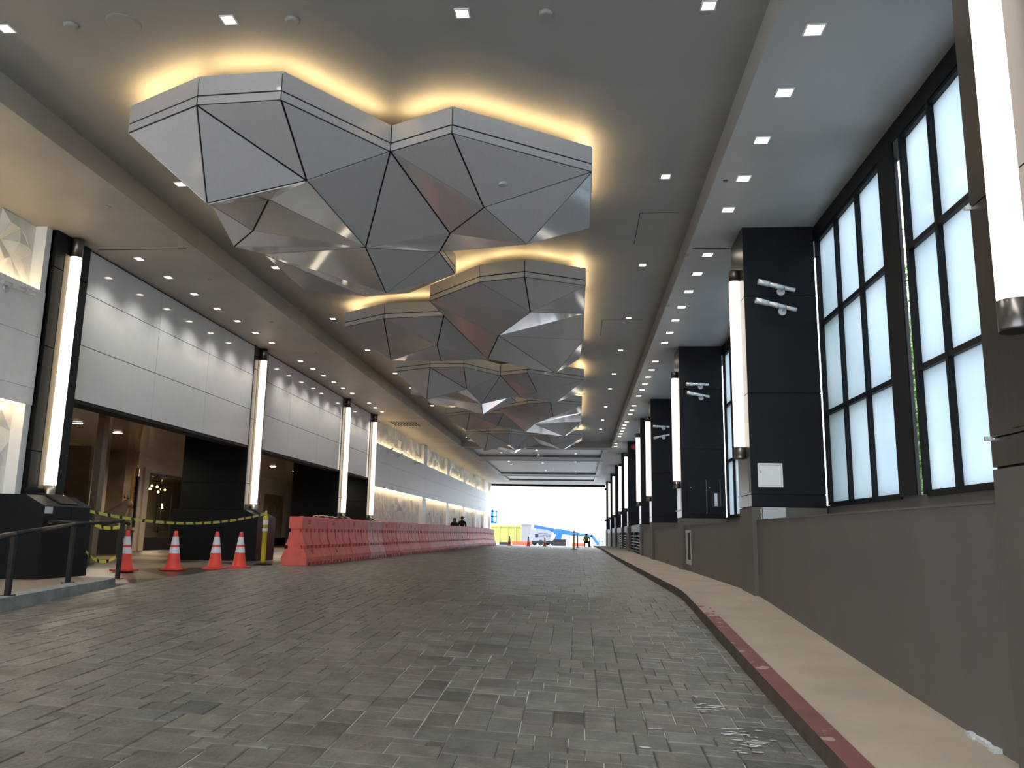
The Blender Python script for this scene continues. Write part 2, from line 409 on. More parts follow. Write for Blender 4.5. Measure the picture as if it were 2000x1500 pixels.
# ------------------------------------------------------------------ right sidewalk, curb
sw = MB(); cb = MB(); cs = MB()
def strip(mb, ya, yb, fx0, fx1, fz0, fz1):
    mb.poly([(fx0(ya), ya, fz0(ya)), (fx1(ya), ya, fz1(ya)), (fx1(yb), yb, fz1(yb)), (fx0(yb), yb, fz0(yb))])
yy = [-7+i*.5 for i in range(173)]
for a, b in zip(yy, yy[1:]):
    strip(sw, a, b, lambda y: curbx(y)+.16, lambda y: 2.56, zs, zs)
    strip(cb, a, b, lambda y: curbx(y)+.015, lambda y: curbx(y)+.165, lambda y: zs(y)+.004, lambda y: zs(y)+.006)
    strip(cs, a, b, lambda y: curbx(y), lambda y: curbx(y)+.015, lambda y: zs(y)-.17, lambda y: zs(y)+.004)
sidewalk = struct('sidewalk', sw, m_walk)
curb = struct('curb', cb, m_curb); part('curb_face', cs, m_curbside, curb)
# low wall under the windows, front face 2.50, coping level with the eye line + 0.235
LW = 2.52
lw = MB(); lw.box(LW, 3.58, YB, 33.0, -2.3, .225); wallr = struct('wall_right', lw, m_lowwall)
cp = MB(); cp.box(LW-.006, 3.58, YB, 33.0, .225, .24); part('coping', cp, m_lowwall, wallr)
sl = MB(); sl.box(3.56, 3.80, YB, 33.0, .24, .455); part('sill_wall', sl, m_lowwall, wallr)
# stucco patch remains at the foot of the wall
fb = MB()
for (ya, yb, w) in ((4.5, 4.9, .05), (5.4, 5.8, .06)):
    n = 6
    for i in range(n):
        y0 = ya+(yb-ya)*i/n; y1 = ya+(yb-ya)*(i+1)/n; fb.box(LW-w*random.uniform(.5, 1), LW, y0, y1, zs(y0)-.02, zs(y0)+random.uniform(.015, .03))
part('mortar_rest', fb, m_patch, wallr)
# dark header over the windows and dark lining behind the columns
hd = MB(); hd.box(3.52, 3.75, YB, YE, 4.38, 4.62); struct('trim_1', hd, m_dark)
# ------------------------------------------------------------------ right columns
tube_right = []
ORD = ['nearest', 'second', 'third', 'fourth', 'fifth', 'sixth', 'seventh', 'eighth', 'ninth', 'tenth']
RYC = [4.65, 12.45, 20.45, 28.45, 33.2, 41.6, 47.6, 56.0, 64.0, 73.6]
COLNOTE = ['in front of the frosted window, cut off by the picture edge', 'carrying two spotlights and a white access door', 'carrying two spotlights above dark cabinet doors',
           'carrying two spotlights, beyond the second window', 'just beyond the third spotlit column', 'carrying a red alarm bell', 'before the second louvre grille', 'beyond the louvre grilles', 'second from the open end', 'last before the open end']
for q, yc_ in enumerate(RYC):
    y0, y1 = yc_-.45, yc_+.45; zb = zs(yc_)
    col = thing('column', 'dark clad column on taupe base, '+ORD[q]+' along window wall, '+COLNOTE[q], 'column', (2.9, yc_, zb), 'dark columns along the window wall')
    part('core', MB().box(XF+.03, 3.50, y0+.03, y1-.03, .40, CZ), m_core, col)
    part('base_block', MB().box(XF, 3.50, y0, y1, zb-.3, .415), m_base, col)
    rows = [(.43, .595), (.605, 2.055), (2.065, 3.515), (3.525, 4.60)]
    for (a, b) in rows:
        part('side_panel', MB().box(XF+.004, 3.50, y0, y0+.03, a, b), m_dark, col)
        part('face_panel', MB().box(XF, XF+.03, y0+.004, y1-.004, a, b), m_bronze, col)
        part('side_panel', MB().box(XF+.004, 3.50, y1-.03, y1, a, b), m_dark, col)
    for z in (.60, 2.06):
        if q < 3: part('joint_clip', MB().box(XF-.035, XF+.01, y1-.02, y1+.004, z-.012, z+.012), m_silver, col)
    # tube light
    zt, zbm = 3.86, 1.30
    t = thing('tube_light', 'white vertical tube light on '+ORD[q]+' dark column of window wall', 'wall light', (2.395, yc_-.1, zbm), 'tube lights on the window wall columns')
    tx, ty = 2.395, yc_-.08
    part('diffuser', MB().lathe([(.078, zbm), (.084, zbm+.02), (.084, zt-.02), (.078, zt)], tx, ty, 24), m_tubeR, t)
    part('end_cap', MB().lathe([(.086, zbm-.17), (.088, zbm-.155), (.088, zbm+.004), (.082, zbm+.004)], tx, ty, 24), m_cap, t)
    part('end_cap', MB().lathe([(.082, zt-.004), (.088, zt-.004), (.088, zt+.15), (.086, zt+.165)], tx, ty, 24), m_cap, t)
    part('mounting_rail', MB().box(tx+.04, XF+.002, ty-.03, ty+.03, zbm-.1, zt+.1), m_cap, t)
    part('reflector', MB().box(XF-.008, XF+.001, ty-.26, ty+.26, .63, zbm-.17) if q else MB().box(XF-.008, XF+.001, ty-.26, ty+.26, .63, .9), m_silver if q > 1 else m_bronze, t)  # farther plates take silver, putting the sky's reflection into their colour
    if q == 1:
        bp = MB(); n = 7; pr = [(2.58, .245)]
        bp.box(2.60, 2.93, y0-.004, y0, .245, .415)
        for i in range(6): bp.box(2.575+random.uniform(0, .02), 2.61, y0-.004, y0, .25+i*.027, .25+(i+1)*.027)
        part('primer_patch', bp, m_patch, col)["label"] = 'unpainted white primer patch'

# spotlights in pairs on the near sides of the columns
def spotlight(loc, a_front, label, axis='y', l0=.36, l1=.16, tilt=.12):
    # wall plate at loc on a face that looks towards -Y (axis y) or +X (axis x); lamp lies along the wall
    t = thing('spotlight', label, 'spotlight', loc, 'cylinder spotlights on columns and walls')
    L = Vector(loc); nrmv = Vector((0, -1, 0)) if axis == 'y' else Vector((1, 0, 0))
    alongv = Vector((-1, 0, 0)) if axis == 'y' else Vector((0, 1, 0))
    d = (alongv*math.cos(tilt)+Vector((0, 0, 1))*math.sin(tilt)+nrmv*.10).normalized()*a_front
    part('wall_plate', MB().tube(L, L+nrmv*.025, .062, .058, 20), m_silver, t)
    part('arm', MB().tube(L+nrmv*.02+Vector((0, 0, .015)), L+nrmv*.09+Vector((0, 0, .035)), .022, .02, 12), m_silver, t)
    c = L+nrmv*.10+Vector((0, 0, .045))
    mb = MB(); mb.tube(c-d*.03, c+d*l0*.55, .036, .036, 16); mb.tube(c+d*l0*.55, c+d*l0, .044, .044, 16); mb.tube(c+d*l0*.2, c+d*l0*.3, .039, .039, 16)
    lbd = part('lamp_body', mb, m_silver, t)
    part('rear_body', MB().tube(c-d*.035, c-d*(l1+.03), .03, .033, 16), m_silver, t)
    part('yoke', MB().tube(c-d*.04, c-d*.02, .022, .022, 12), m_black, lbd)
    return t
spotlight((2.99, 11.995, 3.58), 1, 'upper silver spotlight on the column with white access door', tilt=.22)
spotlight((3.0, 11.995, 3.28), 1, 'lower silver spotlight on the column with white access door', tilt=.22, l0=.42)
spotlight((2.97, 19.995, 3.58), 1, 'upper silver spotlight on the column with dark cabinet doors', tilt=.0)
spotlight((2.98, 19.995, 3.31), 1, 'lower silver spotlight on the column with dark cabinet doors', tilt=.16)
spotlight((2.89, 27.995, 3.58), 1, 'upper silver spotlight on third full column of window wall', tilt=.02)
spotlight((2.89, 27.995, 3.27), 1, 'lower silver spotlight on third full column of window wall', tilt=-.25)
# access door
t = thing('access_door', 'square white access door low on the second dark column', 'access panel', (2.73, 12.0, .72))
fr = MB(); x0, x1, z0, z1 = 2.56, 2.905, .70, 1.04; w = .022
fr.box(x0, x1, 11.975, 12.0, z1-w, z1); fr.box(x0, x1, 11.975, 12.0, z0, z0+w); fr.box(x0, x0+w, 11.975, 12.0, z0+w, z1-w); fr.box(x1-w, x1, 11.975, 12.0, z0+w, z1-w)
part('frame', fr, m_whitem, t); ad = part('door', MB().box(x0+w+.003, x1-w-.003, 11.982, 12.0, z0+w+.003, z1-w-.003), m_whitem, t)
part('latch', MB().box(x0+.028, x0+.05, 11.970, 11.985, .90, .935), m_steel, ad)
# cabinet doors on column 3
t = thing('wall_cabinet', 'dark cabinet with two doors on the third column', 'cabinet', (2.95, 20.0, .5))
part('door', MB().box(2.60, 3.03, 19.96, 20.0, .52, 1.32), m_dark, t); part('door', MB().box(3.06, 3.36, 19.96, 20.0, .52, 1.32), m_dark, t)
part('edge_strip', MB().box(3.035, 3.055, 19.95, 20.0, .52, 1.32), m_cap, t); part('edge_strip', MB().box(3.365, 3.38, 19.95, 20.0, .7, 1.32), m_cap, t)
part('knob', MB().tube((2.68, 19.94, 1.14), (2.68, 19.96, 1.14), .012), m_silver, t); part('knob', MB().tube((3.12, 19.94, 1.14), (3.12, 19.96, 1.14), .012), m_silver, t)
tt = thing('card_reader', 'small pale reader on black plate beside dark cabinet doors', 'card reader', (3.28, 19.95, .72))
part('back_plate', MB().box(3.16, 3.36, 19.935, 19.96, .68, 1.02), m_black, tt); part('reader', MB().box(3.225, 3.29, 19.905, 19.936, .70, 1.0), m_silver, tt)
# recessed opening by the third column
t = thing('hose_niche', 'white edged recess cut in low wall at the third column', 'wall niche', (LW, 19.6, -.6))
part('surround', MB().cbox(LW-.014, LW, 18.9, 19.75, -.64, .13, .005), m_patch, t)
part('recess_shade_plate', MB().box(LW-.02, LW-.008, 18.95, 19.35, -.53, .07), m_core, t)  # flat black plate stands in for the shade inside the recess
# red bell
t = thing('alarm_bell', 'round red alarm bell high on dark column behind tube lights', 'alarm bell', (2.80, 41.15, 4.33))
part('gong', MB().tube((2.76, 41.15, 4.33), (2.76, 41.07, 4.33), .17, .13, 24), m_red, t); part('hub', MB().tube((2.76, 41.07, 4.33), (2.76, 41.055, 4.33), .03), m_steel, t)

# ------------------------------------------------------------------ windows
XW = 3.56
def window(num, groups, ya, yb, slit):
    w = bpy.data.objects.new('window_%d' % num, None); C.objects.link(w); w.location = (XW, (ya+yb)/2, .455); w['kind'] = 'structure'
    zr = [(.475, 1.725), (1.785, 3.055), (3.115, 4.34)]; t = .03
    edges = []
    for g in groups: edges += g
    for g in groups:
        for a, b in zip(g, g[1:]):
            for (z0, z1) in zr:
                part('pane', MB().box(XW+.02, XW+.032, min(a, b)+.004, max(a, b)-.004, z0-.01, z1+.01), m_frost, w)
        for y in g:
            e = y in (g[0], g[-1])
            part('mullion', MB().box(XW-.035, XW+.17, y-(.04 if e else .028), y+(.04 if e else .028), .455, 4.38), m_dark, w)
        for z in (.465, 1.755, 3.085, 4.36):
            part('transom', MB().box(XW-.03, XW+.165, min(g)+.028, max(g)-.028, z-.03, z+.03), m_dark, w)
    for (a, b) in slit: part('pier', MB().box(XW-.06, XW-.045, a, b, .455, 4.38), m_dark, w)
    return w
window(1, [[11.98, 11.09, 10.22, 9.36], [8.72, 8.00, 7.20, 6.35]], 5.1, 12.0, [(8.87, 9.33), (5.05, 6.32)])
window(2, [[19.98, 19.1, 18.2, 17.3], [16.8, 15.95, 15.1, 14.25]], 12.9, 20.0, [(16.83, 17.27), (12.85, 14.22)])
window(3, [[27.98, 27.1, 26.2, 25.3], [24.8, 23.95, 23.1, 22.25]], 20.9, 28.0, [(24.83, 25.27), (20.85, 22.22)])
for k_, (a_, b_) in enumerate(((28.9, 32.75), (33.65, 41.15), (42.05, 47.15), (48.05, 55.55), (56.45, 63.55), (64.45, 73.15), (74.05, 78.9))):
    n_ = max(3, round((b_-a_)/.9)); window(5+k_, [[b_-.06-(b_-a_-.12)*i/n_ for i in range(n_+1)]], a_, b_, [])
window(4, [[4.18, 3.4, 2.6, 1.8], [1.3, .5, -.3, -1.1]], -3, 4.2, [(1.33, 1.77), (-3.8, -1.13)])
ww = MB(); ww.box(XW-.04, XW+.1, -7, -3.8, .24, CZ); struct('wall_east', ww, m_dark)
# far right: beam, posts, louvres
fw = MB(); fw.box(2.56, 3.75, 33.0, YE, .12, .44); struct('trim_2', fw, m_dark)
pw = MB()
for (a, b) in ((33.6, 35.0), (42.1, 44.6), (51.6, 55.5), (56.5, 63.5), (64.5, 73), (74.1, YE)): pw.box(2.58, 2.75, a, b, -1.2, .12)
struct('wall_far_right', pw, m_lowwall)
gp = MB(); gp.box(2.9, 3.0, 35, 42.1, -.95, .12); gp.box(2.9, 3.0, 44.6, 51.6, -.95, .12); struct('wall_behind_louvres', gp, m_box)
for k, (a, b, nm) in enumerate(((35.05, 42.05, 'nearer'), (44.65, 51.55, 'farther'))):
    t = thing('louvre_grille', 'black louvre grille low in the far right wall, '+nm+' of two', 'grille', (2.62, (a+b)/2, zs(40)))
    for i in range(5): part('louvre_blade', MB().prismY([(2.56, -.70+i*.125), (2.66, -.66+i*.125), (2.66, -.63+i*.125), (2.56, -.67+i*.125)], a, b), m_black, t)
    for y in (a, (a+b)/2, b): part('post', MB().box(2.55, 2.68, y-.06, y+.06, zs(40)-.1, .12), m_black, t)
    part('frame_rail', MB().box(2.56, 2.67, a, b, -.06, -.02), m_black, t)

# ------------------------------------------------------------------ ceilings
mc = MB(); mc.box(-6.42, 1.85, YB, 44.4, MZ, MZ+.1); ceiling = struct('ceiling', mc, m_ceil)
sL = MB(); sL.box(-9.2, -6.38, YB, 44.4, CZ, MZ+.1); struct('ceiling_left_soffit', sL, m_sofL)
sR = MB(); sR.box(1.78, 3.9, YB, 44.4, CZ, MZ+.1); struct('ceiling_right_soffit', sR, m_sofR)
# far part with coffers
cf = MB(); coffers = [(45.2, 50.2), (52.6, 64.9), (67.1, 72.9)]; xa, xb = -6.22, 1.52
last = 44.4
for (a, b) in coffers:
    cf.box(-9.2, 3.9, last, a, CZ, 5.3); cf.box(-9.2, xa, a, b, CZ, 5.3); cf.box(xb, 3.9, a, b, CZ, 5.3); last = b
cf.box(-9.2, 3.9, last, YE, CZ, 5.3)
fc = struct('ceiling_far', cf, m_ceil)
for (a, b) in coffers:
    part('coffer_panel', MB().box(xa, xb, a, b, 4.72, 4.80), m_coff, fc)
    tr = MB(); w = .16
    tr.box(xa-.1, xb+.1, b-w, b+.02, CZ-.02, 4.72); tr.box(xa-.1, xb+.1, a-.02, a+w, CZ-.02, 4.72); tr.box(xa-.1, xa+w, a+w, b-w, CZ-.02, 4.72); tr.box(xb-w, xb+.1, a+w, b-w, CZ-.02, 4.72)
    part('coffer_trim', tr, m_cofftrim, fc)
struct('trim_3', MB().box(-8.95, 2.56, YE-.4, YE, 4.42, CZ), m_darker)
# thin hatch outlines and control joints scored on the ceilings
hj = MB()
def groove(x0, x1, y0, y1, z): hj.box(x0, x1, y0, y1, z-.002, z)
groove(-8.1, -6.55, 12.62, 12.65, CZ); groove(1.85, 2.45, 12.9, 12.93, CZ)
for (a, b, c, d) in ((.95, 1.55, 12.2, 13.6), (.55, 1.5, 18.7, 20.2)):
    groove(a, a+.012, c, d, MZ); groove(a, b, c, c+.012, MZ)
part('hatch_joint', hj, m_core, ceiling)

# ------------------------------------------------------------------ left fascia, columns, niche walls
LYC = [12.15, 20.25, 28.25, 32.15]
fb = MB(); fb.box(XC-.35, XC-.03, 11.7, 32.6, 2.0, CZ); fas = struct('wall_left_fascia', fb, m_core)
def fpanel(ya, yb, za, zb, m=m_white): part('panel', MB().box(XC-.03, XC, ya+.006, yb-.006, za+.006, zb-.006), m, fas)
for (ycuts) in ([12.62, 15.07, 17.28, 19.80], [20.72, 22.6, 25.2, 27.80], [28.72, 31.70]):
    for a, b in zip(ycuts, ycuts[1:]):
        for za, zb in ((2.04, 2.95), (2.95, 3.83), (3.83, 4.575)): fpanel(a, b, za, zb)
    part('fascia_soffit', MB().box(XC-.34, XC, ycuts[0], ycuts[-1], 1.985, 2.03), m_core, fas)  # black underside paints in the thin shadow line below the fascia
LN = ['nearest', 'second', 'third', 'fourth']
for q, yc_ in enumerate(LYC):
    y0, y1 = yc_-.45, yc_+.45
    col = thing('column', 'black clad column with flared plinth, '+LN[q]+' along left entrance wall', 'column', (-8.9, yc_, FL), 'black columns along the left entrance')
    part('core', MB().box(-9.85, XC-.01, y0+.03, y1-.03, FL, CZ), m_core, col)
    for (a, b) in ((.46, 1.1), (1.115, 2.72), (2.735, 3.99), (4.005, 4.6)):
        part('side_panel', MB().box(-9.85, XC, y0, y0+.03, a, b), m_darker, col)
        part('side_panel', MB().box(-9.85, XC, y1-.03, y1, a, b), m_darker, col)
        part('face_panel', MB().box(XC-.01, XC+.02, y0+.004, yc_-.005, a, b), m_dark if q == 0 else m_bronze, col)
        part('face_panel', MB().box(XC-.01, XC+.02, yc_+.005, y1-.004, a, b), m_dark if q == 0 else m_bronze, col)
    part('plinth', MB().prismY([(-9.9, FL), (-7.74, FL), (-7.74, .28), (-8.06, .445), (-9.9, .445)], y0-.22, y1+.08), m_dark, col)
    part('plinth_cap', MB().prismY([(-7.80, .315), (-8.04, .445), (XC+.02, .455), (XC+.02, .49), (-8.02, .465), (-7.79, .33)], yc_-.22, yc_+.22), m_bronze, col)
    part('plinth_joint', MB().box(-7.742, -7.736, yc_-.02, yc_-.005, FL+.02, .26), m_core, col)
    zbm, zt = .60, 4.29; tx, ty = XC+.085, yc_-.02
    t = thing('tube_light', 'warm vertical tube light on '+LN[q]+' black column of left entrance', 'wall light', (tx, ty, zbm), 'tube lights on the left entrance columns')
    part('diffuser', MB().lathe([(.080, zbm), (.086, zbm+.02), (.086, zt-.02), (.080, zt)], tx, ty, 24), m_tube, t)
    part('end_cap', MB().lathe([(.07, zbm-.22), (.075, zbm-.2), (.085, zbm+.004), (.08, zbm+.004)], tx, ty, 24), m_steel, t)
    part('end_cap', MB().lathe([(.082, zt-.004), (.09, zt-.004), (.09, zt+.22), (.088, CZ)], tx, ty, 24), m_cap, t)
    part('mounting_rail', MB().box(XC+.018, tx-.03, ty-.03, ty+.03, zbm-.1, zt+.1), m_cap, t)
    part('reflector', MB().box(XC+.018, XC+.026, ty-.19, ty+.19, zbm-.05, zt), m_reflector, t)
t = solo('plinth_sign', MB().box(-7.74, -7.73, 11.49, 11.66, .17, .27), m_silver, 'small grey plate on nearest black plinth', 'plate', (-7.74, 11.57, .17))

# relief niches: near left stretch and far stretch
def relief(ya, yb, za, zb, cell, parent, x=-8.47, amp=.05):
    ny = max(2, int((yb-ya)/cell)); nz = max(2, int((zb-za)/cell)); mb = MB(); g = []
    for j in range(nz+1):
        row = []
        for i in range(ny+1):
            e = i in (0, ny) or j in (0, nz)
            dy = 0 if i in (0, ny) else random.uniform(-.33, .33)*cell; dz = 0 if j in (0, nz) else random.uniform(-.33, .33)*cell
            row.append(len(mb.v)); mb.v.append((x+(0 if e else random.uniform(-amp, amp)), ya+(yb-ya)*i/ny+dy, za+(zb-za)*j/nz+dz))
        g.append(row)
    for j in range(nz):
        for i in range(ny):
            a, b, c, d = g[j][i], g[j][i+1], g[j+1][i+1], g[j+1][i]
            if random.random() < .5: mb.face((a, b, c)); mb.face((a, c, d))
            else: mb.face((a, b, d)); mb.face((b, c, d))
    return part('relief_panel', mb, m_relief, parent)
def niche_wall(name, ya, yb, piers, cuts, cell):
    wb = MB(); wb.box(-9.2, -8.9, ya, yb, -1.3, CZ); w = struct(name, wb, m_whitem)
    part('band_core', MB().box(-8.9, XC-.05, ya, yb, 1.79, 3.55), m_whitem, w)
    for a, b in zip(cuts, cuts[1:]):
        for za, zb in ((1.78, 2.04), (2.04, 2.83), (2.83, 3.56)):
            part('panel', MB().box(XC-.05, XC-.03, a+.005, b-.005, za+.005, zb-.005), m_whitem, w)
    for (a, b) in piers:
        part('pier', MB().box(-8.9, XC-.06, a, b, -1.2, 1.79), m_whitem, w); part('pier', MB().box(-8.9, XC-.06, a, b, 3.55, CZ), m_whitem, w)
    edges = [ya]+[e for p in piers for e in p]+[yb]
    for a, b in zip(edges[0::2], edges[1::2]):
        if b-a < .3: continue
        relief(a, b, 3.5, CZ, cell, w, amp=.06 if cell < .25 else .075); relief(a, b, -1.1, 1.85, cell, w, amp=.06 if cell < .25 else .035)
        part('led_strip', MB().box(-8.36, -8.33, a+.05, b-.05, 3.553, 3.565), m_niche, w)
        part('led_strip', MB().box(-8.36, -8.33, a+.05, b-.05, 1.775, 1.787), m_niche, w)
    return w
niche_wall('wall_left', YB, 11.68, [(11.55, 11.68)], [-7, -4, -1.5, 1, 3.5, 6, 8.6, 11.66], .20)
niche_wall('wall_left_far', 32.6, YE-.3, [(43.6, 44.6), (51.7, 52.6), (59.2, 60.1), (66.4, 67.2), (72.6, 73.4), (78, YE-.3)], [32.62, 38, 44, 50, 56, 62, 68, 73.5, 78.6], .30)
spotlight((-8.25, 10.78, 3.36), 1, 'silver cylinder spotlight on the near white wall band', axis='x', tilt=.02, l0=.42)
spotlight((-8.25, 35.0, 3.40), 1, 'first small spotlight on far white wall band past entrance', axis='x', tilt=.3)
spotlight((-8.25, 37.0, 3.36), 1, 'second small spotlight on far white wall band past entrance', axis='x', tilt=.3)
spotlight((-8.25, 41.0, 3.36), 1, 'third small spotlight on far white wall band past entrance', axis='x', tilt=.05)
t = thing('air_grille', 'dark slotted air grille in left soffit past the entrance', 'air vent', (-7.5, 35, CZ))
part('frame', MB().box(-8.1, -6.88, 34.2, 35.7, CZ-.012, CZ), m_ceil, t)
for i in range(9): part('slot', MB().box(-8.04+i*.128, -7.975+i*.128, 34.3, 35.6, CZ-.016, CZ-.010), m_core, t)

# ------------------------------------------------------------------ entrance recess on the left
ef = MB(); ef.poly([(leftx(y)+.03, y, FL if y > 15.5 else zroad(leftx(y), y)+.001) for y in (12.45, 13, 14, 15.5, 32.6)]+[(-15, 32.6, FL), (-15, 12.45, FL)])
ef.poly([(-6.7, 32.6, FL), (-6.6, 50, FL), (-6.6, 79, -1.12), (-9, 79, -1.12), (-9, 32.6, FL)])
ef.poly([(-14.3, 12.4, FL-.002), (-14.3, 52, FL-.002), (-22, 52, FL-.002), (-22, 12.4, FL-.002)]); ef.poly([(-8.8, 32.5, FL-.002), (-8.8, 52, FL-.002), (-15, 52, FL-.002), (-15, 32.5, FL-.002)])
struct('leak_blocker_slab', MB().box(-25, 3.8, -6, YE+1, -2.7, -2.5), m_core)  # unseen black slab added to stop sky light leaking through floor gaps
struct('floor_entrance', ef, m_entryfloor)
struct('ceiling_entrance', MB().box(-22, XC-.35, 11.7, 52, 2.32, 2.45), m_entryceil)
XE = -14.4; DY0 = atX(280, 1000, XE).y; DY1 = DY0+8.2      # door range along the back wall
eb = MB(); eb.box(XE-.2, XE, 11.7, DY0, FL, 2.32); eb.box(XE-.2, XE, DY1, 52, FL, 2.32); eb.box(XE-.2, XE, DY0, DY1, 1.78, 2.32); eb.box(XE, -8.6, 51.8, 52, FL, 2.32); eb.box(XE, -9.1, 11.7, 11.95, FL, 2.32); we = struct('wall_entrance', eb, m_marble)
part('dark_baseboard', MB().box(XE, XE+.04, DY1, 51.8, FL, -.42), m_darker, we)
part('niche_panel', MB().box(XE, XE+.02, 37, 39.5, -.4, 1.6), m_brown, we); part('niche_panel', MB().box(XE, XE+.02, 43.5, 46.5, FL, 2.3), m_brown, we)
# closing wall behind the black columns
# brown marble pillar and beige slab
p = MB(); a = atY(200, 1000, 24.2); b = atY(252, 1000, 24.2); p.box(a.x, b.x-.25, 24.2, 24.6, FL, 2.32)
solo('marble_pillar', p, m_brown, 'polished brown marble pillar behind dark planter', 'pillar', ((a.x+b.x)/2, 24.6, FL))
p = MB(); a = atY(250, 1000, 25.2); b = atY(265, 1000, 25.2); p.box(a.x, b.x-.06, 25.2, 25.3, FL, 2.32)
solo('marble_pillar', p, m_marble, 'slim beige marble pillar between brown pillar and glass doors', 'pillar', ((a.x+b.x)/2, 25.6, FL))
p = MB(); a = atY(163, 1090, 16.9); b = atY(196, 1090, 16.9); p.box(a.x, b.x-.22, 16.9, 17.1, FL, 2.32)
solo('marble_pillar', p, m_marble, 'beige marble pillar next to nearest black column', 'pillar', ((a.x+b.x)/2, 17.1, FL))
p = MB(); a = atY(120, 1000, 17.3); b = atY(166, 1000, 17.3); p.box(a.x, b.x, 17.3, 17.4, FL, 1.75)
solo('brown_panel', p, m_brown, 'brown wall panel left of beige marble pillar', 'panel', ((a.x+b.x)/2, 17.35, FL))
# planter with a figure
a = atZ(176, 1081, FL); b = atZ(247, 1081, FL); yp = a.y; x0, x1 = a.x, b.x
t = thing('planter', 'large black square planter before brown marble pillar', 'planter', ((x0+x1)/2, yp+.4, FL))
part('tub', MB().prism([(x0, yp), (x1, yp), (x1, yp+.85), (x0, yp+.85)], FL, FL+.66), m_planter, t)
part('rim', MB().box(x0-.015, x1+.015, yp-.015, yp+.865, FL+.62, FL+.67), m_planter, t)
part('soil', MB().box(x0+.04, x1-.04, yp+.04, yp+.81, FL+.66, FL+.675), m_rubber, t)
# doors, glass
dr = bpy.data.objects.new('door_1', None); C.objects.link(dr); dr.location = (XE, DY0+4, FL); dr['kind'] = 'structure'
ycut = [DY0, DY0+2.05, DY0+4.1, DY0+6.15, DY1]
for a, b in zip(ycut, ycut[1:]): part('glass_leaf', MB().box(XE-.10, XE-.085, a+.02, b-.02, -.36, 1.74), m_glass, dr)
part('header_rail', MB().box(XE-.12, XE+.02, DY0, DY1, 1.72, 1.80), m_black, dr)
part('threshold', MB().box(XE-.12, XE-.06, DY0, DY1, FL, -.36), m_darker, dr)
part('jamb', MB().box(XE-.10, XE+.05, DY0-.2, DY0+.1, FL, 1.95), m_marble, dr)
for i in range(4): part('hinge_block', MB().box(XE-.08, XE-.02, ycut[i]+.7, ycut[i]+.95, 1.62, 1.74), m_black, dr)
def handle(px0, px1, py0, py1):
    p0 = atX(px0, py0, XE-.03); p1 = atX(px1, py1, XE-.03); y0, y1 = p0.y, p1.y; z0, z1 = p1.z, p0.z; w = .05; mb = MB()
    mb.box(XE-.05, XE-.01, y0, y0+w, z0, z1); mb.box(XE-.05, XE-.01, y1-w, y1, z0, z1); mb.box(XE-.05, XE-.01, y0, y1, z0, z0+w); mb.box(XE-.05, XE-.01, y0, y1, z1-w, z1)
    part('door_handle', mb, m_black, dr)
handle(316, 328, 948, 1040); handle(362, 376, 955, 1040)
lb = MB(); lb.box(-22.2, -22, 11.7, 52, FL, 2.4); lb.box(-22, XE-.2, 24.5, 24.7, FL, 2.4); lb.box(-22, XE-.2, 51.8, 52, FL, 2.4); struct('wall_lobby', lb, m_lobby)
for k, (x, y) in enumerate(((-17, 28.5), (-17.5, 33), (-19.5, 30.5), (-19, 36))):  # added lamps that brighten the dark lobby behind the glass
    t = thing('downlight', 'added round lamp brightening the lobby behind the doors, '+ordn(k+1)+' along', 'downlight', (x, y, 2.32), 'added lamps brightening the lobby')
    part('trim_ring', MB().lathe([(.13, 2.31), (.13, 2.319)], x, y, 20), m_whitem, t); part('lamp', MB().lathe([(.10, 2.304), (.10, 2.309)], x, y, 20), emit('lobby fill lamp', (1, .86, .66), 14), t)
    L_ = bpy.data.objects.new('beam', bpy.data.lights.get('lobby beam') or bpy.data.lights.new('lobby beam', 'SPOT')); L_.data.energy = 420; L_.data.spot_size = math.radians(160); L_.data.spot_blend = .5; L_.data.color = (1, .84, .62); C.objects.link(L_); L_.parent = t; L_.location = (0, 0, -.04)
lp = thing('backlit_lattice', 'tall amber backlit lattice screen left of glass doors', 'screen', (XE+.1, 25.8, .2))
a = atY(257, 992, 25.0); b = atY(267, 930, 25.0)
part('glow_panel', MB().box(a.x, b.x, 25.10, 25.14, a.z, b.z+.25), m_amber, lp)
lt = MB(); n = 9
for i in range(n): z = a.z+(b.z+.25-a.z)*i/(n-1); lt.box(a.x-.02, b.x+.02, 25.05, 25.11, z-.012, z+.012)
for i in range(3): x = a.x+(b.x-a.x)*i/2; lt.box(x-.008, x+.008, 25.04, 25.11, a.z, b.z+.25)
lt.box(b.x-.02, b.x+.05, 25.03, 25.1, a.z-.6, b.z)
part('lattice', lt, m_black, lp)
for k, (px, py) in enumerate(((283, 952), (297, 949), (293, 955), (307, 951), (315, 956), (309, 961), (281, 962), (322, 957))):
    q = atX(px, py, -17.2-.45*k)
    t = thing('pendant_globe', 'glowing lobby globe seen through glass doors, '+ordn(k+1)+' in from the glass', 'pendant light', q, 'globe lights behind the glass doors')
    part('globe', MB().ball(q, .05), m_globe, t); part('rod', MB().tube(q+Vector((0, 0, .07)), (q.x, q.y, 2.33), .008, k=6), m_black, t)
a = atX(316, 978, -20.8); b = atX(318, 998, -20.8)
t = thing('table_lamp', 'small glowing lamp deep in lobby behind glass', 'lamp', (a.x, a.y, b.z))
part('shade', MB().lathe([(.10, b.z+.12), (.05, b.z+.36)], a.x, a.y, 14), m_globe, t); part('base', MB().lathe([(.1, b.z-.25), (.03, b.z-.2), (.03, b.z+.12)], a.x, a.y, 12), m_black, t)
# figure on planter
fg = thing('stone_figure', 'taupe crouching stone animal figure above the dark planter', 'sculpture', ((x0+x1)/2, yp+.4, FL+.675))
bx, by, bz = x1-.25, yp+.42, FL+.67

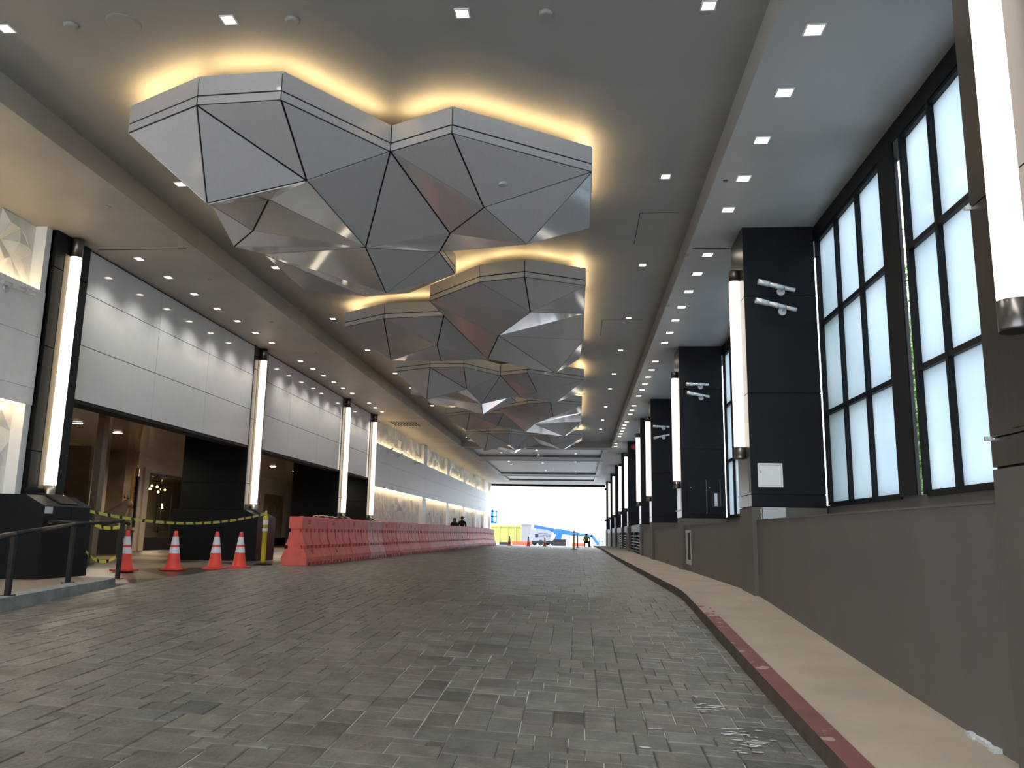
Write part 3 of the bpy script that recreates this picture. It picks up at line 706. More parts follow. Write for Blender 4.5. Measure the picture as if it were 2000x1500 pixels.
# ------------------------------------------------------------------ downlights
def downlight_proto(sz=.13):
    mb = MB(); h = sz/2; w = .014; t = .012
    mb.box(-h-w, h+w, -h-w, -h, -t, 0); mb.box(-h-w, h+w, h, h+w, -t, 0); mb.box(-h-w, -h, -h, h, -t, 0); mb.box(h, h+w, -h, h, -t, 0)
    fr = mb.mesh('frame', m_whitem); lm = MB().box(-h, h, -h, h, -.005, -.001).mesh('lamp', m_down); return fr, lm
SPT = bpy.data.lights.new('downlight beam', 'SPOT'); SPT.energy = SPOT_W; SPT.spot_size = math.radians(112); SPT.spot_blend = .9; SPT.color = (1.0, .955, .88); SPT.shadow_soft_size = .05
SPT2 = bpy.data.lights.new('entrance beam', 'SPOT'); SPT2.energy = 260; SPT2.spot_size = math.radians(165); SPT2.spot_blend = .5; SPT2.color = (1.0, .86, .66); SPT2.shadow_soft_size = .06
def beam_light(t, z=-.03, l=None):
    o = bpy.data.objects.new('beam', l or SPT); C.objects.link(o); o.parent = t; o.location = (0, 0, z)
FRM, LMP = downlight_proto(.115); FRM2, LMP2 = downlight_proto(.15)
def downlight(px, py, z, label, group, big=False):
    if 'front row' not in group and 'coffer' not in group: label = numbered(label, group)
    p = atZ(px, py, z); t = thing('downlight', label, 'downlight', (p.x, p.y, z), group)
    link('frame', FRM2 if big else FRM, t); link('lamp', LMP2 if big else LMP, t); beam_light(t)
for p in ((12, 55), (447, 38), (903, 25), (1384, 10)): downlight(*p, MZ, {12: 'square downlight at the far left of main ceiling', 447: 'square downlight above the front faceted cloud, left', 903: 'square downlight above the front faceted cloud, centre', 1384: 'square downlight beside right soffit near top of view'}[p[0]], 'front row of main ceiling downlights')
for p in ((1300, 344), (1255, 517), (1227.5, 620.5), (1212, 683.5), (1199.5, 730), (1191.5, 759), (1183, 794), (1177, 820), (1173, 838)): downlight(*p, MZ, 'small square downlight in main ceiling along right soffit', 'main ceiling downlights along the right soffit')
for p in ((352, 359), (538, 522), (650, 622), (718, 683.5), (771.6, 729), (804, 757.5), (844, 792), (912, 854)): downlight(*p, MZ, 'small square downlight in main ceiling along left soffit', 'main ceiling downlights along the left soffit')
for p in ((1590, 57), (1532, 180), (1488, 273), (1452, 348), (1422, 409), (1382, 497), (1362, 534), (1345, 569), (1331, 599), (1319, 625), (1308, 649), (1298, 669), (1280, 705.5), (1273, 722), (1266, 736), (1259.6, 749.5), (1254, 761), (1247.5, 773),
          (1238, 792), (1234, 801), (1231, 809), (1224, 823.6), (1219.6, 830), (1217.5, 836), (1215, 842), (1212.5, 847), (1210, 852), (1203, 866), (1202, 871.6)):
    downlight(*p, CZ, 'bright square downlight in the right soffit row', 'downlights in the right soffit row', True)
for p in ((272, 505), (329, 541), (380, 574), (424.5, 602.6), (463.5, 626.6), (499, 649.4), (531, 669), (587, 704.8), (611, 720), (632, 733), (652, 746), (670, 758), (688, 768), (721, 787), (733, 796), (746, 804)):
    downlight(*p, CZ, 'bright square downlight in the left soffit row', 'downlights in the left soffit row')
ROWC = ['left column, farther', 'left column, nearer', 'middle column, farther', 'middle column, nearer', 'right column, farther', 'right column, nearer']
for k, p in enumerate(((970, 876), (979, 884), (1048, 879), (1052, 888), (1125, 876), (1124, 886))): downlight(*p, 4.72, 'small downlight in first far coffer, '+ROWC[k ^ 1], 'downlights in the first coffer')
for k, p in enumerate(((994, 900.5), (999, 906.5), (1060, 904), (1066, 919), (1124, 902), (1124, 921))): downlight(*p, 4.72, 'small downlight in second far coffer, '+ROWC[k ^ 1], 'downlights in the second coffer')
EN = ['left of the glass doors', 'close to second black column, lower', 'close to second black column, upper', 'just right of the second column', 'midway between second and third columns', 'touching the third column, left', 'between third and fourth columns', 'beside the nearest black column']
for k, p in enumerate(((230, 845), (389, 880), (418, 864), (533, 911), (577, 920), (621, 914), (678, 928), (152, 826))):
    q = atZ(*p, 2.32); t = thing('downlight', 'round downlight in brown entrance soffit, '+EN[k], 'downlight', (q.x, q.y, 2.32), 'round downlights in the entrance soffit')
    part('trim_ring', MB().lathe([(.13, 2.31), (.13, 2.319)], q.x, q.y, 20), m_whitem, t); part('lamp', MB().lathe([(.10, 2.304), (.10, 2.309)], q.x, q.y, 20), m_down, t); beam_light(t, l=SPT2)
# the same rows go on over and behind the camera, above the picture
def downlight_xy(x, y, z, label, group, big=False):
    label = numbered(label, group).replace('near end', 'window end'); t = thing('downlight', label, 'downlight', (x, y, z), group); link('frame', FRM2 if big else FRM, t); link('lamp', LMP2 if big else LMP, t); beam_light(t)
for y in (5.5, 4.2, 2.9, 1.6, .3, -1.0, -2.3): downlight_xy(2.04, y, CZ, 'square downlight of right soffit row above the picture', 'downlights of the right soffit above the picture', True)
for y in (9.2, 8.0, 6.8, 5.0, 3.0, 1.0, -1.0): downlight_xy(-7.5, y, CZ, 'square downlight of left soffit row outside the picture', 'downlights of the left soffit outside the picture', True)
for y in (3.2, -.5):
    for x in (-5.8, -3.4, -1.1, 1.3): downlight_xy(x, y, MZ, 'square main ceiling downlight above the picture', 'main ceiling downlights above the picture')
# smoke detectors, sprinklers, speaker
for (px, py, lb) in ((139, 48, 'left of the round speaker'), (571, 38, 'between two front downlights'), (1066, 25, 'right of the centre downlight')):
    p = atZ(px, py, MZ); solo('smoke_detector', MB().lathe([(.05, MZ-.035), (.066, MZ-.02), (.07, MZ)], p.x, p.y, 24), m_ceil, 'small round detector on main ceiling, '+lb, 'detector', (p.x, p.y, MZ), 'round detectors on the main ceiling')
for k_, (px, py, z) in enumerate(((209, 404, CZ), (410, 546, CZ), (530, 629, CZ), (617, 690, CZ), (1341, 498, CZ), (1304, 597, CZ), (722, 767, CZ))):
    p = atZ(px, py, z); solo('sprinkler_cap', MB().lathe([(.04, z-.014), (.045, z)], p.x, p.y, 18), m_ceil, 'small round sprinkler cap on '+('right' if 4 <= k_ < 6 else 'left')+' soffit, '+['first', 'second', 'third', 'fourth', 'first', 'second', 'fifth'][k_]+' from the near end', 'sprinkler', (p.x, p.y, z), 'sprinkler caps on the soffits')
p = atZ(1417, 353, CZ); solo('sprinkler_cap', MB().lathe([(.03, CZ-.012), (.035, CZ)], p.x, p.y, 14), m_black, 'tiny black sensor on right soffit between downlights', 'sensor', (p.x, p.y, CZ))
p = atZ(242, 45, MZ); t = thing('ceiling_speaker', 'round flush speaker grille in main ceiling', 'speaker', (p.x, p.y, MZ))
part('ring', MB().lathe([(.150, MZ-.008), (.162, MZ-.006), (.165, MZ)], p.x, p.y, 32), m_ceil, t); part('grille', MB().lathe([(.145, MZ-.012), (.148, MZ-.009)], p.x, p.y, 32), m_ceil, t)

# ------------------------------------------------------------------ faceted ceiling clouds
ZT, ZJ, ZB = 4.76, 4.525, 4.42
def inset(poly, g):
    c = sum(poly, Vector())/len(poly); out = []; n = len(poly)
    nv = (poly[1]-poly[0]).cross(poly[2]-poly[0]).normalized()
    for i in range(n):
        p, a, b = poly[i], poly[i-1], poly[(i+1) % n]
        d1 = (a-p).normalized(); d2 = (b-p).normalized(); s = max(.25, math.sin(d1.angle(d2, 1.0)))
        out.append(p+(d1+d2)*min(g/s, .25*min((a-p).length, (b-p).length)))
    return out, nv
def slab(poly, thick, g, ref):
    q, nv = inset(poly, g)
    if nv.dot(ref-q[0]) < 0: nv = -nv                      # thickness goes inwards, towards ref
    mb = MB(); n = len(q); mb.v += [tuple(p) for p in q]+[tuple(p+nv*thick) for p in q]
    mb.face(range(n)); mb.face(list(range(n, 2*n))[::-1])
    for i in range(n): j = (i+1) % n; mb.face((i, j, n+j, n+i))
    return mb
def cloud(label, ring, verts, faces, loc):
    """ring: ordered outline (x, y); verts: interior points; faces: index triples, ring points are named r0, r1 .."""
    root = thing('faceted_cloud', label, 'ceiling sculpture', loc, 'faceted metal clouds under the main ceiling')
    cx = sum(p[0] for p in ring)/len(ring); cy = sum(p[1] for p in ring)/len(ring); ref = Vector((cx, cy, ZT-.02))
    V = dict(verts)
    for i, p in enumerate(ring): V['r%d' % i] = Vector((p[0], p[1], ZB))
    n = len(ring)
    bk = MB()
    bk.prism([(cx+(p[0]-cx)*.985, cy+(p[1]-cy)*.985) for p in ring], ZT-.06, ZT-.03)
    for f in faces:
        pl = [V[k] for k in f]; part('panel', slab(pl, .012, .012, ref), m_cloud, root)
        bk.poly([Vector((p.x, p.y, p.z))+(Vector((0, 0, 1))*.02) for p in pl])
    led = MB()
    for i in range(n):
        a = Vector((*ring[i], 0)); b = Vector((*ring[(i+1) % n], 0)); zv = lambda p, z: Vector((p.x, p.y, z))
        for za, zb in ((ZB, ZJ), (ZJ, ZT)):
            part('edge_panel', slab([zv(a, za), zv(b, za), zv(b, zb), zv(a, zb)], .010, .009, Vector((cx, cy, (za+zb)/2))), m_cloud, root)
        c = Vector((cx, cy, 0)); ai = a+(c-a).normalized()*.014; bi = b+(c-b).normalized()*.014
        bk.poly([zv(ai, ZB), zv(bi, ZB), zv(bi, ZT-.03), zv(ai, ZT-.03)])
        d = (b-a).normalized(); nn = Vector((-d.y, d.x, 0))
        if nn.dot(c-a) < 0: nn = -nn
        if (b-a).length > .3:
            p0 = a+d*.10+nn*.09; p1 = b-d*.10+nn*.09
            led.poly([zv(p0, ZT-.028), zv(p1, ZT-.028), zv(p1+nn*.022, ZT-.028), zv(p0+nn*.022, ZT-.028)])
    part('backing', bk, m_core, root); part('led_strip', led, m_led, root)
    # hangers up to the ceiling
    for k in (0, n//3, 2*n//3):
        p = Vector((cx+(ring[k][0]-cx)*.6, cy+(ring[k][1]-cy)*.6, 0)); part('hanger_rod', MB().tube((p.x, p.y, ZT-.04), (p.x, p.y, MZ), .012, k=8), m_core, root)
    return root
def rp(px, py, z): v = atZ(px, py, z); return (v.x, v.y)
A_ring = [rp(255, 206, ZT), rp(389, 148, ZT), rp(553, 137, ZT), rp(765, 244, ZT), rp(884, 206, ZT), rp(1157, 286, ZT),     # r0..r5 front
          rp(1152, 445, ZB), rp(1014, 478, ZB), rp(858, 492, ZB), rp(890, 535, ZB), rp(797, 573, ZB), rp(715, 580, ZB),     # r6 r7 r8 r9 r10 r11
          rp(590, 565, ZB), rp(514, 496, ZB), rp(457, 482, ZB), rp(412, 400, ZB)]                                          # r12 r13 r14 r15
A_v = {'G': atZ(599, 353, 4.0), 'I': atZ(525, 389, 4.36), 'J': atZ(494, 451, 4.32), 'L': atZ(714, 484, 3.88), 'N': atZ(754, 573, 3.86), 'U': atZ(879, 456, 4.2), 'V': atZ(945, 406, 4.1), 'W': atZ(1028, 478, 3.92), 'H': atZ(404, 398, 3.68)}
A_f = ['r0 H r15', 'H I r15', 'r0 r1 H', 'r1 r2 G', 'r1 G H', 'r2 r3 G', 'G r3 L', 'H G I', 'I J r15', 'r15 J r14', 'G I L', 'I J L', 'J r14 L', 'r3 L U', 'r3 U V', 'r3 r4 V', 'r4 r5 V', 'V r5 W', 'U V W', 'r5 r6 W', 'r6 r7 W', 'L U r8', 'U W r8', 'W r7 r8',
       'r14 r13 L', 'r13 L N', 'r13 N r11', 'r13 r12 r11', 'L r8 N', 'r8 r9 N', 'r9 r10 N', 'r10 r11 N']
B_ring = [rp(674, 610, ZT), rp(751, 592, ZT), rp(867, 617, ZB), rp(840, 556, ZT), rp(936, 516, ZT), rp(1025, 505, ZT), rp(1144, 523, ZT),  # r0..r6
          rp(1141, 613, ZB), rp(1140, 664, ZB), (.02, 20.7), (-1.3, 21.2), (-2.4, 20.6), (-3.6, 20.9), (-4.85, 19.6)]                       # r7 r8 r9 r10 r11 r12 r13
B_v = {'g': atZ(1036, 610, 4.07), 'h': atZ(974, 655.5, 4.05), 'i': atZ(953, 701, 4.02), 'j': atZ(853.6, 674, 4.12), 'k': atZ(764, 704, 4.16), 'n': atZ(1085, 729, 4.08), 'o': atZ(1045, 700, 4.27)}
B_f = ['r0 r1 k', 'r1 j k', 'r1 r2 j', 'r2 j i', 'r3 r2 i', 'r3 h i', 'r3 g h', 'r3 r4 g', 'r4 r5 g', 'r5 r6 g', 'g r6 r7', 'g r7 h', 'h r7 r8', 'h r8 n', 'h i n', 'i n o', 'r8 r9 n', 'n o r10', 'n r9 r10', 'i o r10', 'i r10 r11', 'i j r11', 'j r11 r12', 'j k r12', 'k r12 r13', 'r0 k r13']
sp = lambda L: [f.split() for f in L]
clA = cloud('large faceted silver cloud hanging nearest, with warm glowing rim', A_ring, A_v, sp(A_f), (-2.5, 11.2, ZT))
clB = cloud('second faceted silver cloud, two lobes, behind the largest one', B_ring, B_v, sp(B_f), (-2.5, 17.5, ZT))
dup(clA, (-2.5, 25.2, ZT), 'third faceted silver cloud from the front, partly hidden by second')
dup(clB, (-2.5, 31.5, ZT), 'fourth faceted silver cloud from the front, partly hidden by third')
dup(clA, (-2.5, 39.2, ZT), 'farthest faceted silver cloud, last before the coffers').scale = (1, .72, 1)
for (px, py, z, lb) in ((508, 266, 4.31, 'left'), (982, 358, 4.26, 'right')):
    p = atZ(px, py, z); solo('smoke_detector', MB().lathe([(.05, z-.03), (.06, z-.01), (.055, z+.03)], p.x, p.y, 20), m_cloud, 'round detector under '+lb+' half of nearest silver cloud', 'detector', (p.x, p.y, z))

# ------------------------------------------------------------------ left landing, curb, railing
lc = [(leftx(y), y) for y in (-7, 0, 5, 8.4, 10.4, 12.1)]
ll = MB(); ll.poly([(x-.26, y, FL) for x, y in lc]+[(-6.98, 12.45, FL), (-9.2, 12.45, FL), (-9.2, -7, FL)])
struct('landing', ll, m_leftwalk)
kb = MB()
for (x, y), (x2, y2) in zip(lc, lc[1:]):
    kb.poly([(x-.015, y, FL+.004), (x2-.015, y2, FL+.004), (x2-.28, y2, FL+.004), (x-.28, y, FL+.004)])
    kb.poly([(x+.01, y, zroad(x, y)-.05), (x2+.01, y2, zroad(x2, y2)-.05), (x2-.015, y2, FL+.004), (x-.015, y, FL+.004)])
kb.poly([(lc[-1][0]+.01, 12.1, -1.0), (lc[-1][0]-.28, 12.1, -1.0), (lc[-1][0]-.28, 12.1, FL+.004), (lc[-1][0]-.015, 12.1, FL+.004)])
kb.poly([(lc[-1][0]-.015, 12.1, FL+.004), (lc[-1][0]-.0, 12.45, -.86), (lc[-1][0]-.28, 12.45, FL), (lc[-1][0]-.28, 12.1, FL+.004)])
struct('curb_left', kb, m_curbg)
rl = thing('handrail', 'black sloping handrail on three posts along the grey curb', 'railing', (-6.6, 10.5, FL))
P1 = atZ(14, 1164, FL); P2 = atZ(132, 1139, FL); P3 = atZ(229, 1131, FL)
pts = []
for P_, (px, py) in ((P1, (30, 1046)), (P2, (148, 1027)), (P3, (240, 1020))):
    q = atY(px, py, P_.y); pts.append(Vector((P_.x, P_.y, q.z)))
    part('post', MB().box(P_.x-.025, P_.x+.025, P_.y-.025, P_.y+.025, FL, q.z), m_black, rl)
    part('foot_plate', MB().box(P_.x-.06, P_.x+.06, P_.y-.06, P_.y+.06, FL+.001, FL+.012), m_black, rl)
d0 = pts[0]+(pts[0]-pts[1])*1.2
rb = MB()
for a, b in ((d0, pts[0]), (pts[0], pts[1]), (pts[1], pts[2])): rb.tube(a+Vector((0, 0, .02)), b+Vector((0, 0, .02)), .026, k=12)
e = pts[2]+Vector((0, 0, .02)); rb.tube(e, e+Vector((.05, .10, -.05)), .024, k=10)
part('top_rail', rb, m_black, rl)
wr = thing('handrail', 'short black handrail bracketed to the nearest black plinth', 'railing', (-7.68, 12.0, .06))
part('rail', MB().tube((-7.66, 11.5, .055), (-7.66, 12.62, .045), .020, k=10), m_black, wr)
part('bracket', MB().tube((-7.66, 11.58, .05), (-7.74, 11.58, .02), .016, k=8), m_steel, wr); part('bracket', MB().tube((-7.66, 12.5, .04), (-7.74, 12.5, .01), .016, k=8), m_steel, wr)
# caution tape
def tape(name, label, pts, w=.048):
    mb = MB(); n = len(mb.v); uv = []; L = 0
    for i, p in enumerate(pts):
        if i: L += (Vector(p)-Vector(pts[i-1])).length
        tw = math.sin(i*1.7)*.35; p = Vector(p)
        mb.v += [tuple(p+Vector((math.sin(tw)*.02, 0, -w/2))), tuple(p+Vector((0, 0, w/2)))]; uv.append(L)
    for i in range(len(pts)-1): mb.face((2*i, 2*i+2, 2*i+3, 2*i+1), True)
    me = mb.mesh(name, m_tape, pts[0]); u = me.uv_layers.new(name='UVMap')
    for lp_ in me.loops: u.data[lp_.index].uv = (uv[lp_.vertex_index//2], lp_.vertex_index % 2)
    o = link(name, me); o.location = pts[0]; return tag(o, label, 'caution tape')
def sag(a, b, s, n=24):
    a = Vector(a); b = Vector(b); return [a.lerp(b, i/n)-Vector((0, 0, 4*s*(i/n)*(1-i/n))) for i in range(n+1)]
DP = atZ(513, 1103, FL)
tp0 = Vector((-7.74, 12.62, atX(163, 998, -7.74).z)); tp1 = Vector((DP.x, DP.y, atY(520, 1003, DP.y).z))
tape('caution_tape', 'long yellow black caution tape from plinth to yellow post', sag(tp0, tp1, .20))
tape('caution_tape', 'yellow black tape drooping near knee height behind rail post', sag((-7.73, 12.6, atX(158, 1077, -7.73).z), (P3.x, P3.y+.03, atY(230, 1080, P3.y).z), .14))
tape('caution_tape', 'short yellow black tape just under the black handrail', sag((-7.72, 12.6, atX(165, 1018, -7.7).z), (P3.x, P3.y+.03, atY(232, 1026, P3.y).z), .07, 14))
# cones
def make_cone(loc, label):
    t = thing('traffic_cone', label, 'traffic cone', loc, 'orange cones with two white bands'); x, y, z = loc
    part('base', MB().cbox(x-.19, x+.19, y-.19, y+.19, z, z+.03, .04), m_cone, t)
    r = lambda h: .135-(.135-.032)*(h-.03)/.67
    bd = part('body', MB().lathe([(.15, z+.03), (r(.05), z+.05), (r(.34), z+.34), (r(.44), z+.44), (r(.66), z+.66), (r(.70), z+.70), (.022, z+.705)], x, y, 24), m_cone, t)
    for a, b in ((.30, .41), (.455, .60)): part('reflective_band', MB().lathe([(r(a)+.003, z+a), (r(b)+.003, z+b)], x, y, 24, cap=False), m_refl, bd)
    return t
cpos = [(-7.99, 14.24), (-7.44, 14.92), (-6.95, 15.6), (-6.72, 16.2)]
def entz(x, y): return zroad(x, y) if x > leftx(y) else FL
c0 = make_cone((*cpos[0], entz(*cpos[0])), 'orange cone behind the end post of black handrail')
for p, lb in zip(cpos[1:], ('orange cone standing alone on entrance floor, second from handrail', 'orange cone third from handrail, left of the yellow post pair', 'orange cone closest to the yellow post')): dup(c0, (*p, entz(*p)), lb)
for (px, yv, lb) in ((995, 63.2, 'far orange cone at end of the red barriers'), (1032, 65.1, 'far orange cone before white boom lift, left'), (1064, 66.9, 'far orange cone before white boom lift, right')):
    q = atY(px, 1063, yv); dup(c0, (q.x, yv, zroad(q.x, yv)), lb)
q = atY(1152, 1064, 70); dup(c0, (q.x, 70, zroad(q.x, 70)), 'far orange cone beside the worker').scale = (.7, .7, .7)
# delineator posts
def delineator(loc, label, m=None):
    x, y, z = loc; t = thing('delineator_post', label, 'delineator post', loc, 'delineator posts'); m = m or m_yellow
    part('base', MB().lathe([(.20, z), (.20, z+.03), (.09, z+.045)], x, y, 8), m_rubber, t)
    pp = part('post', MB().lathe([(.055, z+.04), (.05, z+.10), (.05, z+.86), (.056, z+.865), (.056, z+1.03), (.045, z+1.05)], x, y, 18), m, t)
    for a, b in ((.72, .78), (.86, .96)): part('reflective_band', MB().lathe([(.059, z+a), (.059, z+b)], x, y, 18, cap=False), m_refl, pp)
    part('grip_loop', MB().lathe([(.022, z+1.04), (.028, z+1.08), (.016, z+1.17)], x, y, 10), m, t)
    return t
delineator((DP.x, DP.y, entz(DP.x, DP.y)), 'yellow post on black base holding the caution tape')
q = atZ(1121, 1073, -.87); delineator((q.x, q.y, zroad(q.x, q.y)), 'yellow post on black base far down the lane')
q = atZ(1128, 1067, -.9); delineator((q.x, q.y, zroad(q.x, q.y)), 'grey post on black base behind far yellow post', m_box)

# ------------------------------------------------------------------ red water barriers
def barrier_parts(m):
    L = 1.80; out = []
    body = MB()
    body.prismY([(-.15, .80), (.15, .80), (.15, 1.05), (.135, 1.065), (-.135, 1.065), (-.15, 1.05)], 0, L)
    body.prismY([(-.15, .34), (.15, .34), (.095, .56), (.085, .82), (-.085, .82), (-.095, .56), (-.15, .34)][:6], .02, L-.02)
    body.prismY([(-.29, .07), (.29, .07), (.29, .17), (.205, .36), (-.205, .36), (-.29, .17)], 0, L)
    for i in range(7):
        y = i*(L-.14)/6; body.box(-.29, .29, y, y+.14, 0, .072)
    for i in range(6):
        y = .10+i*.29; body.box(-.140, .140, y, y+.17, .715, .805); body.box(-.19, .19, y, y+.17, .355, .44)
    for y in (.03, L-.09): body.box(-.09, .09, y, y+.06, .05, 1.0)
    out.append(('body', body.mesh('body', m)))
    for i in range(3):
        w = (L-.16)/3; y = .03+i*(w+.05)
        out.append(('rib_panel', MB().prismY([(-.225, .435), (.225, .435), (.165, .58), (.15, .72), (-.15, .72), (-.165, .58)], y, y+w).mesh('rib_panel', m)))
    for y in (.35, 1.35): out.append(('filler_cap', MB().lathe([(.055, 1.06), (.055, 1.075), (.04, 1.08)], 0, y, 12).mesh('filler_cap', m)))
    sl = MB()
    for i in (1, 3, 4): sl.box(-.12, .12, .1+i*.3, .16+i*.3, 1.064, 1.07)
    out.append(('recess', sl.mesh('recess', m_bargrey)))
    return out
BP = [barrier_parts(m) for m in m_bar]
def txt(s, size, ext, m):
    cu = bpy.data.curves.new('lettering', 'FONT'); cu.body = s; cu.size = size; cu.extrude = ext; cu.align_x = 'CENTER'; cu.materials.append(m)
    o = bpy.data.objects.new('tmp', cu); C.objects.link(o); dg = bpy.context.evaluated_depsgraph_get(); dg.update(); me = bpy.data.meshes.new_from_object(o.evaluated_get(dg)); bpy.data.objects.remove(o); return me
T_LS = txt('LS', .14, .002, m_bargrey)
NUMW = ['first', 'second', 'third', 'fourth', 'fifth', 'sixth', 'seventh', 'eighth', 'ninth', 'tenth', 'eleventh', 'twelfth', 'thirteenth', 'fourteenth', 'fifteenth', 'sixteenth', 'seventeenth', 'eighteenth', 'nineteenth', 'twentieth', 'twenty-first']
KIND = [0, 0, 0, 2, 0, 1, 1, 0, 1, 1, 1, 1, 2, 1, 1, 2, 1, 1, 1, 1, 1]
yb_ = 18.0
for k in range(21):
    xb_ = -5.95+.39*(yb_-18)/39-.29; z = zroad(xb_, yb_+.9)
    t = thing('water_barrier', ('pale faded pink' if KIND[k] == 2 else 'red')+' plastic water barrier, '+NUMW[k]+' in the long row from near end', 'barrier', (xb_, yb_, z), 'red water barriers in a row')
    t.rotation_euler = (0, 0, -.010)
    bo = None
    for nm, me in BP[KIND[k]]:
        o = link(nm, me, bo if nm in ('filler_cap', 'recess') else t); bo = o if nm == 'body' else bo
    if k < 8:
        for (yy_, zz, xx_, ry) in ((.45, .90, .152, 0), (.5, .25, .262, -.42)) if k in (0, 1) else ((.45, .90, .152, 0),):
            o = link('lettering', T_LS, t); o.rotation_euler = (math.pi/2+ry*0, 0, math.pi/2); o.location = (xx_, yy_, zz)
            if ry: o.rotation_euler = (math.pi/2-.42, 0, math.pi/2)
    yb_ += 1.835
def cable(name, pts, r, m, label, cat):
    mb = MB()
    for a, b in zip(pts, pts[1:]): mb.tube(a, b, r, k=6)
    return solo(name, mb, m, label, cat, pts[0])
zt_ = zroad(-6.2, 20)+1.075
cable('cable', [Vector((-6.25+.05*math.sin(i*1.3), 19.2+i*.13, zt_+.02+.03*abs(math.sin(i*.9)))) for i in range(16)], .009, m_whitem, 'loose white cable lying on second red barrier top', 'cable')

# ------------------------------------------------------------------ people
def figure(name, label, loc, joints, edges, mats, colour, facing, head, hair):
    t = thing(name, label, 'person', loc)
    bm = bmesh.new(); lay = bm.verts.layers.skin.verify(); vs = {}
    for k, (p, r) in joints.items():
        v = bm.verts.new(p); v[lay].radius = (r, r); v[lay].use_root = (k == 'pelvis'); vs[k] = v
    for a, b in edges: bm.edges.new((vs[a], vs[b]))
    me = bpy.data.meshes.new('body'); bm.to_mesh(me); bm.free()
    tmp = bpy.data.objects.new('tmp', me); C.objects.link(tmp)
    tmp.modifiers.new('s', 'SKIN').use_smooth_shade = True; sb = tmp.modifiers.new('d', 'SUBSURF'); sb.levels = 2; sb.render_levels = 2
    dg = bpy.context.evaluated_depsgraph_get(); dg.update(); me2 = bpy.data.meshes.new_from_object(tmp.evaluated_get(dg))
    bpy.data.objects.remove(tmp); me2.materials.clear()
    for m in mats: me2.materials.append(m)
    for p in me2.polygons: p.material_index = colour(p.center); p.use_smooth = True
    b = link('body', me2, t); hx, hy, hz = head
    h = MB(); h.ball((hx, hy, hz), .088, 16, 12, 1.28); h.tube((hx+facing[0]*.08, hy+facing[1]*.08, hz+.01), (hx+facing[0]*.115, hy+facing[1]*.115, hz-.02), .012, .017, 8)
    sx, sy = -facing[1], facing[0]
    for s in (-1, 1): h.ball((hx+sx*.087*s, hy+sy*.087*s, hz-.005), .025, 8, 6, 1.3)
    link('head', h.mesh('head', m_skin), t)
    e = MB()
    for s in (-1, 1): e.ball((hx+facing[0]*.076+sx*.033*s, hy+facing[1]*.076+sy*.033*s, hz+.012), .012, 8, 6)
    link('eye_pair', e.mesh('eye_pair', m_hair), t)
    link('mouth', MB().box(hx+facing[0]*.085-.02, hx+facing[0]*.085+.02, hy+facing[1]*.085-.01, hy+facing[1]*.085+.01, hz-.062, hz-.052).mesh('mouth', m_red), t)
    link('hair', hair.mesh('hair', m_hair), t)
    return t
def standing(hh, arm_bend, fx):
    s = hh/1.75
    J = {'pelvis': ((0, 0, .93*s), .13), 'waist': ((0, 0, 1.08*s), .125), 'chest': ((0, 0, 1.28*s), .145), 'neck': ((0, 0, 1.47*s), .06), 'skull': ((0, 0, 1.60*s), .07)}
    E = [('pelvis', 'waist'), ('waist', 'chest'), ('chest', 'neck'), ('neck', 'skull')]
    for q, n in ((-1, 'l'), (1, 'r')):
        J['sh'+n] = ((.18*q*s, 0, 1.41*s), .065); J['el'+n] = ((.24*q*s, .02, 1.13*s), .048); J['wr'+n] = ((.20*q*s+fx*.1, -.14 if arm_bend else .02, (1.02 if arm_bend else .88)*s), .034); J['ha'+n] = ((.19*q*s+fx*.16, -.22 if arm_bend else .03, (1.0 if arm_bend else .78)*s), .036)
        J['hip'+n] = ((.09*q*s, 0, .86*s), .09); J['kn'+n] = ((.10*q*s, 0, .48*s), .06); J['an'+n] = ((.10*q*s, .02, .09*s), .042); J['to'+n] = ((.11*q*s, -.15, .045*s), .04)
        E += [('chest', 'sh'+n), ('sh'+n, 'el'+n), ('el'+n, 'wr'+n), ('wr'+n, 'ha'+n), ('pelvis', 'hip'+n), ('hip'+n, 'kn'+n), ('kn'+n, 'an'+n), ('an'+n, 'to'+n)]
    return J, E, s
J, E_, s = standing(1.72, True, -1)
hr = MB(); hr.ball((0, .015, 1.615*s+.02), .098, 16, 10, 1.15); hr.tube((0, -.06, 1.66*s), (0, -.17, 1.655*s), .075, .06, 14)
q = atY(902, 1040, 49.2)
figure('person', 'person in dark jacket and cap standing behind red barriers', (q.x, 49.2, FL), J, E_, [m_cloth, m_skin], lambda c: 1 if c.z > 1.50*s else 0, (-.85, -.5), (0, 0, 1.61*s), hr)
J, E_, s = standing(1.60, True, 1)
hr = MB(); hr.ball((0, .01, 1.615*s+.015), .105, 16, 10, 1.2); hr.tube((0, .03, 1.60*s), (0, .05, 1.30*s), .10, .12, 14)
q = atY(887, 1040, 49.6)
figure('person', 'person with long dark hair facing the one in cap', (q.x, 49.6, FL), J, E_, [m_cloth, m_skin], lambda c: 1 if c.z > 1.50*s else 0, (.9, -.3), (0, 0, 1.61*s), hr)
